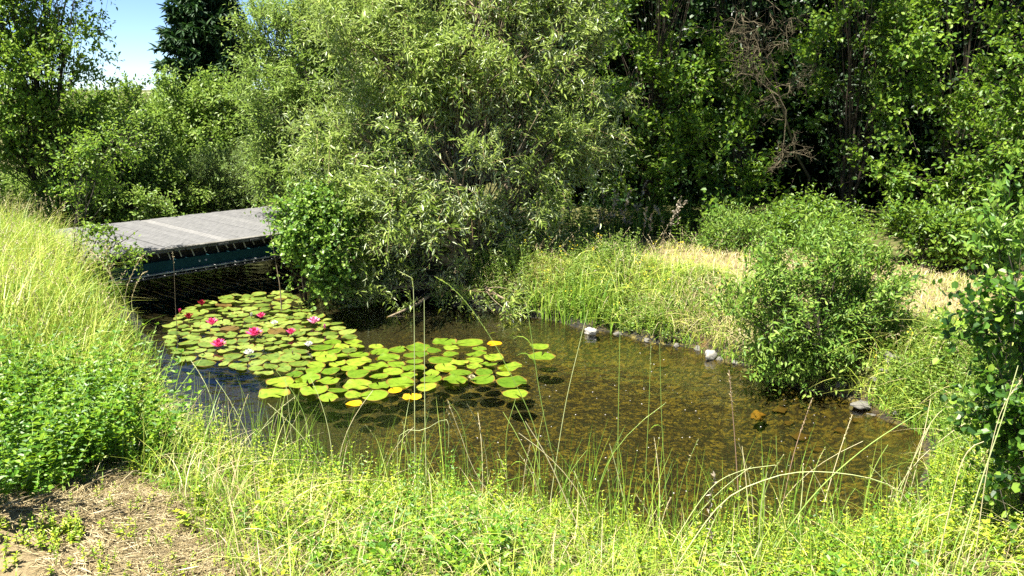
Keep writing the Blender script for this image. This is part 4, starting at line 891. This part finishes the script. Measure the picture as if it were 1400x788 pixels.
# ------------------------------------------------------------------ stones
M['stone_white'] = noise_mat('stone_white', [(0.3, (0.10, 0.09, 0.065)), (0.65, (0.42, 0.40, 0.35))], 9, bump=.5)
M['stone_grey'] = noise_mat('stone_grey', [(0.3, (0.07, 0.066, 0.055)), (0.7, (0.18, 0.17, 0.14))], 9, bump=.5)
M['stone_dull'] = noise_mat('stone_dull', [(0.3, (0.035, 0.024, 0.006)), (0.7, (0.10, 0.066, 0.014))], 6, bump=.4)
M['stone_ochre'] = noise_mat('stone_ochre', [(0.3, (0.12, 0.065, 0.01)), (0.7, (0.26, 0.15, 0.022))], 6, bump=.4)
def stone(px, py, w, h, m, label, z=None, seed=0, group=None, name='stone'):
    r = np.random.default_rng(seed)
    p = on_ground(px, py) if z in (None, 'bed') else at(px, py, z)
    s = np.linalg.norm(p - [0, 0, EYE]) / F
    import bmesh
    bm = bmesh.new(); bmesh.ops.create_icosphere(bm, subdivisions=3, radius=1)
    off = Vector(r.uniform(-9, 9, 3))
    for v in bm.verts:
        d = v.co.copy(); q = mnoise.noise(d * 1.2 + off) * .55 + mnoise.noise(d * 2.6 + off) * .28 + mnoise.noise(d * 6 + off) * .08
        v.co = d * (1 + q); v.co.z = max(v.co.z, -.55)
    me = bpy.data.meshes.new(name); bm.to_mesh(me); bm.free(); me.materials.append(m)
    for f in me.polygons: f.use_smooth = True
    o = bpy.data.objects.new(name, me); COL.objects.link(o); o.location = tuple(p + np.array([0, 0, h * s * .12])); o.scale = (w / 2 * s, w / 2 * s * .8, h / 2 * s)
    o.rotation_euler = (0, 0, r.uniform(0, 6)); tag(o, label, 'stone', group)
stone(808, 455, 17, 12, M['stone_white'], 'pale stone at the waterline below the green far bank', 0.02, 1)
stone(972, 488, 17, 17, M['stone_white'], 'white pointed stone at the waterline left of the big narrow leaved bush', 0.02, 2)
stone(1180, 555, 26, 9, M['stone_grey'], 'flat cream stone at the water edge right of the big narrow leaved bush', 0.02, 3)
stone(1150, 528, 14, 9, M['stone_grey'], 'pale stone among grass just above the flat cream one', None, 4)
stone(1218, 492, 24, 14, M['stone_grey'], 'grey stone half hidden in grass, highest on the right bank', None, 5)
stone(1225, 520, 16, 10, M['stone_grey'], 'small grey stone between the two larger ones on the right bank', None, 6)
stone(1036, 571, 22, 12, M['stone_ochre'], 'ochre stone under shallow water, brightest and roundest one', -.10, 7)
for i, (px, py, w) in enumerate([(905, 500, 24), (968, 515, 22), (1066, 562, 26), (1175, 575, 24), (1120, 617, 18), (890, 520, 14), (1095, 598, 30), (1150, 590, 22), (1078, 580, 16)]):
    stone(px, py, w * .8, 6, M['stone_dull'], 'flat dull ochre stone lying under shallow water off the right bank', 'bed', 20 + i, 'sunken stones off the right bank', 'sunken_stone')

for i in range(16):
    px, py = [(985, 492), (1005, 497), (955, 478), (1168, 560), (1205, 545), (1195, 520), (1240, 535), (1210, 508), (1255, 560), (885, 466), (845, 458), (1245, 500), (1225, 565), (1190, 570), (925, 474), (1020, 508)][i]
    stone(px, py, rng.uniform(7, 13), rng.uniform(5, 8), M['stone_grey'], 'small grey stone half sunk in the mud of the far waterline', None, 60 + i, 'small stones of the far waterline')
# floating specks
sp_ = Buf(); n = 90; xy = scatter(np.array([(-.6, 6.0), (.2, 5.5), (2.4, 5.2), (3.1, 6.4), (2.6, 8), (1.0, 9.8), (.2, 9.8), (0, 7.5)]), n)
P = np.column_stack([xy, np.full(n, .004)]); a = rng.uniform(0, 6.28, n); Ls = rng.uniform(.005, .016, n)
leaves(sp_, P, np.column_stack([np.cos(a), np.sin(a), 0 * a]), np.tile([0, 0, 1.0], (n, 1)), Ls, Ls * .6, 'round', droop=-.02, fold=0.02)
tag(sp_.obj('floating_specks', M['white_dot']), 'tiny pale petals and specks floating on the open water', 'petals', kind='stuff')

# ------------------------------------------------------------------ single stalks
def smooth_path(P, k=16):
    P = np.asarray(P, float); n = len(P)
    d = np.r_[0, np.cumsum(np.linalg.norm(np.diff(P, axis=0), axis=1))]; t = np.linspace(0, d[-1], k)
    Pe = np.vstack([2 * P[0] - P[1], P, 2 * P[-1] - P[-2]]); out = []
    for x in t:
        i = min(np.searchsorted(d, x, 'right') - 1, n - 2); u = (x - d[i]) / (d[i + 1] - d[i] + 1e-9)
        p0, p1, p2, p3 = Pe[i], Pe[i + 1], Pe[i + 2], Pe[i + 3]
        out.append(.5 * (2 * p1 + (p2 - p0) * u + (2 * p0 - 5 * p1 + 4 * p2 - p3) * u * u + (3 * p1 - p0 - 3 * p2 + p3) * u ** 3))
    return np.array(out)
def stalk(path, Y, w, m, label, head=None, name='grass_stalk', group=None, flat=False, nleaf=0):
    """path in the photo's pixels from foot to tip, all at distance Y (or a list of distances)"""
    Ys = np.full(len(path), Y) if np.isscalar(Y) else np.asarray(Y, float)
    P = np.array([atY(px, py, y) for (px, py), y in zip(path, Ys)])
    f = P[0].copy(); g = float(height(f[0], f[1])); f[2] = max(g - .03, -.45) if P[0][2] > g else g - .03
    if P[0][2] - f[2] > .02:
        P = np.vstack([f, P])
    else: P[0, 2] = min(P[0, 2], f[2])
    C = smooth_path(P, 18); r = w / 2 * np.linspace(1, .45, 18)
    root = thing(name, tuple(P[0]), label, 'grass stalk', group)
    b = Buf(); tubes(b, C, r, 6); b.obj('stem', m, root, loc=P[0], smooth=True)
    if head:
        mm, fr, ns, L, spread = head
        hb = Buf(); panicles(hb, C[None], None, 0, ns=ns, L=L, frac=fr, wid=.35, spread=spread); hb.obj('seed_head', mm, root, loc=P[0])
    if nleaf:
        lb = Buf()
        for i in range(nleaf):
            j = int(rng.integers(3, 12)); d = nrm(C[j + 1] - C[j]); s = rng.choice([-1, 1]); Ln = rng.uniform(.15, .3)
            tt = np.linspace(0, 1, 6)[:, None]; Cc = C[j] + d * Ln * .8 * tt + np.array([s, rng.normal(0, .4), 0]) * Ln * .45 * tt ** 1.5 - np.array([0, 0, 1]) * Ln * .5 * tt ** 3
            ww = .005 * (1 - tt ** 2) + .0004; sd2 = np.array([0.3, .9, .3])
            Vv = np.stack([Cc - sd2 * ww, Cc + sd2 * ww], 1); ii = np.arange(12).reshape(6, 2)
            lb.add(Vv, np.stack([ii[:-1, 0], ii[:-1, 1], ii[1:, 1], ii[1:, 0]], -1))
        lb.obj('blade', M['green_blade'], root, loc=P[0])
    return root
G, Dy, Pa, Rd = M['stalk_green'], M['stalk_dry'], M['stalk_pale'], M['red_stem']
HD = (M['seed'], .2, 40, .016, .45); HS = (M['straw'], .14, 30, .014, .3); HY = (M['hay_blade'], .12, 40, .016, .35)
stalk([(568, 690), (567, 560), (566, 420), (562, 378), (545, 371)], 5.7, .010, Pa, 'tall pale green reed with yellow bent tip in front of the willow', HY)
stalk([(584, 700), (581, 560), (580, 410)], 5.65, .010, Pa, 'straight grey green reed close right of the bent tipped one', nleaf=1)
stalk([(735, 600), (691, 498), (651, 432), (620, 395), (594, 378)], 5.9, .008, G, 'reed arching left with drooping yellow head in front of the willow', (M['hay_blade'], .3, 60, .018, .3))
stalk([(770, 690), (742, 560), (728, 470), (718, 395), (712, 336)], 5.6, .008, G, 'tall grass stalk with feathery yellow head before the far green bank', (M['hay_blade'], .2, 50, .02, .4), nleaf=2)
stalk([(752, 690), (772, 560), (790, 480), (804, 424)], 5.6, .007, Pa, 'pale stalk leaning right in front of the waterline stone')
stalk([(846, 700), (845, 600), (848, 440)], 5.4, .007, G, 'thin straight green stalk over the open water')
stalk([(880, 700), (887, 560), (890, 470)], 5.4, .006, G, 'thin green stalk with a pale tassel over the open water', HS, nleaf=1)
stalk([(912, 700), (905, 580), (902, 470)], 5.4, .006, G, 'plain thin green stalk right of the tasselled one')
stalk([(1013, 745), (1006, 620), (997, 508)], 4.9, .008, Rd, 'upright red brown stalk with pale seed head over the water', (M['seed'], .22, 45, .018, .25))
stalk([(1060, 745), (1083, 630), (1110, 546)], 4.9, .007, Rd, 'red brown stalk leaning right with a pale seed head', (M['seed'], .25, 40, .016, .3))
stalk([(918, 785), (985, 690), (1050, 655), (1110, 645), (1180, 652), (1225, 668), (1245, 690)], 4.3, .008, Pa, 'long pale grass stem arching right over the water', (M['straw'], .2, 24, .014, .4))
stalk([(905, 770), (965, 675), (1010, 645), (1060, 636)], 4.4, .006, Pa, 'shorter pale grass stem arching beneath the longest arch')
stalk([(1055, 760), (1110, 680), (1180, 615), (1260, 562)], 4.4, .010, G, 'broad bright green blade slanting up to the right')
stalk([(1230, 690), (1260, 600), (1295, 556), (1320, 570), (1338, 588)], 5.2, .005, Dy, 'straw coloured stem with drooping head at the right bank', HS)
stalk([(1300, 800), (1338, 670), (1368, 580), (1392, 500)], 3.9, .009, Pa, 'long thick pale stalk slanting up at the right edge')
stalk([(1283, 765), (1300, 690), (1314, 635), (1328, 612), (1345, 604)], 4.1, .008, Dy, 'bent dry stalk left of the long thick pale one', None)
stalk([(826, 800), (790, 720), (750, 630), (718, 576)], 4.3, .009, Dy, 'thick dry stalk leaning left over the water near the middle')
stalk([(712, 725), (655, 655), (628, 590), (612, 548)], 4.8, .006, Dy, 'thin dry stalk leaning left with a dark tip', HS)
stalk([(545, 600), (580, 588), (611, 574), (613, 612)], 5.0, .005, Pa, 'broken pale stem lying sideways with a kinked end')
stalk([(640, 680), (638, 610), (628, 570), (612, 548)], 5.1, .006, G, 'upright green stalk beside the leaning thin dry one', nleaf=1)
stalk([(695, 690), (692, 600), (705, 545)], 5.1, .007, G, 'forked looking green stalk below the frilled lily pad', nleaf=2)
stalk([(1350, 640), (1370, 560), (1396, 520)], 4.0, .006, Dy, 'short straw stem with pale head beside the round leaved bush', HS)
stalk([(1035, 790), (1040, 700), (1049, 645)], 4.4, .007, Pa, 'short pale stalk forking between the two red brown ones', nleaf=1)
stalk([(975, 760), (970, 700), (978, 650)], 4.5, .008, M['dead_wood'], 'grey withered stem with shrivelled leaves at the near bank', (M['pod'], .7, 50, .03, .9))
# dry panicles by the left end of the bridge
for i, (pth, lab) in enumerate([([(178, 440), (165, 400), (140, 360), (125, 345)], 'dry panicle bending left beside the bridge'), ([(170, 440), (172, 400), (185, 365), (195, 350)], 'dry panicle arching right beside the bridge'),
          ([(160, 430), (155, 390), (145, 350), (150, 338)], 'upright dry panicle nearest the sprawling bush'), ([(185, 440), (180, 410), (192, 378), (200, 372)], 'short dry panicle arching right below the deck edge'),
          ([(148, 430), (138, 395), (128, 370), (118, 372)], 'dry panicle drooping left in the hay beside the bridge')]):
    stalk(pth, 8.8, .006, Dy, lab, (M['seed'], .4, 70, .024, .35), 'grass_panicle')
stalk([(243, 470), (240, 420), (238, 370), (236, 345)], 9.4, .009, M['dead_wood'], 'single brown reed standing in front of the bridge beam', (M['seed'], .12, 20, .02, .5))
stalk([(383, 396), (379, 370), (372, 330), (366, 300)], 11.0, .018, M['bark_willow'], 'bare slanting stem in the water left of the round leaved shrub')
# unnamed thin stalks of the near shore
for i in range(84):
    x = rng.uniform(-2.4, 3.0); lo = np.interp(x, [-2.6, -1.6, 0, 1.4, 2.8], [6.9, 6.1, 5.3, 4.95, 5.5]) - rng.uniform(-.05, .5)
    p = np.array([x, lo, float(height(x, lo)) - .02]); h = rng.uniform(.35, .95); a = rng.normal(0, .14, 2)
    tt = np.linspace(0, 1, 10)[:, None]; C = p + np.array([a[0], a[1], 1]) * h * tt + np.array([rng.normal(0, .25), rng.normal(0, .12), 0]) * h * tt ** 2.5
    root = thing('grass_stalk', tuple(p), 'thin upright grass stalk rising from the near shore weeds', 'grass stalk', 'thin stalks along the near shore')
    b = Buf(); tubes(b, C, .0032 * np.linspace(1, .5, 10), 5); b.obj('stem', [G, Pa, Dy][i % 3], root, loc=p)
    if i % 2:
        hb = Buf(); panicles(hb, C[None], None, 0, ns=26, L=.013, frac=.18, wid=.35, spread=.35); hb.obj('seed_head', M['seed'], root, loc=p)
# podded dead stems behind the green bank
for i in range(16):
    p = foot(rng.uniform(780, 930), 340, rng.uniform(12.2, 13.2)); h = rng.uniform(.5, .95); tt = np.linspace(0, 1, 8)[:, None]
    C = p + np.array([rng.normal(0, .12), 0, 1]) * h * tt + np.array([rng.normal(0, .15), 0, 0]) * tt ** 2
    root = thing('dead_flower_stem', tuple(p), 'thin dead stem with pale pods in front of the dark hedge', 'plant', 'podded dead stems behind the far green bank')
    b = Buf(); tubes(b, C, .005 * np.linspace(1, .5, 8), 4); b.obj('stem', M['dead_wood'], root, loc=p)
    hb = Buf(); panicles(hb, C[None], None, 0, ns=22, L=.05, frac=.5, wid=.6, spread=1.2); hb.obj('seed_head', M['pod'], root, loc=p)

# tall leafy weeds along the near shore
for i in range(46):
    x = rng.uniform(-2.5, 3.0) if i < 26 else rng.uniform(-2.2, -0.1); y = np.interp(x, [-2.6, -1.6, 0, 1.4, 2.8], [6.7, 5.95, 5.15, 4.85, 5.3]) - rng.uniform(0, 1.0)
    p = np.array([x, y, float(height(x, y)) - .01]); n = int(rng.integers(2, 5))
    root = thing('leafy_weed', tuple(p), 'upright weed with paired small leaves standing out of the near bank growth', 'plant', 'upright leafy weeds of the near bank')
    wb = Buf(); P = p + rng.normal(0, .03, (n, 3)) * [1, 1, 0]
    weeds(wb, P, rng.uniform(.25, .48, n), rng.uniform(.028, .045, n), .5, nodes=10, lean=.12)
    wb.obj('stems_and_leaves', [M['lime_leaf'] if i % 3 else M['nettle_leaf'], M['stalk_green']], root, loc=p)
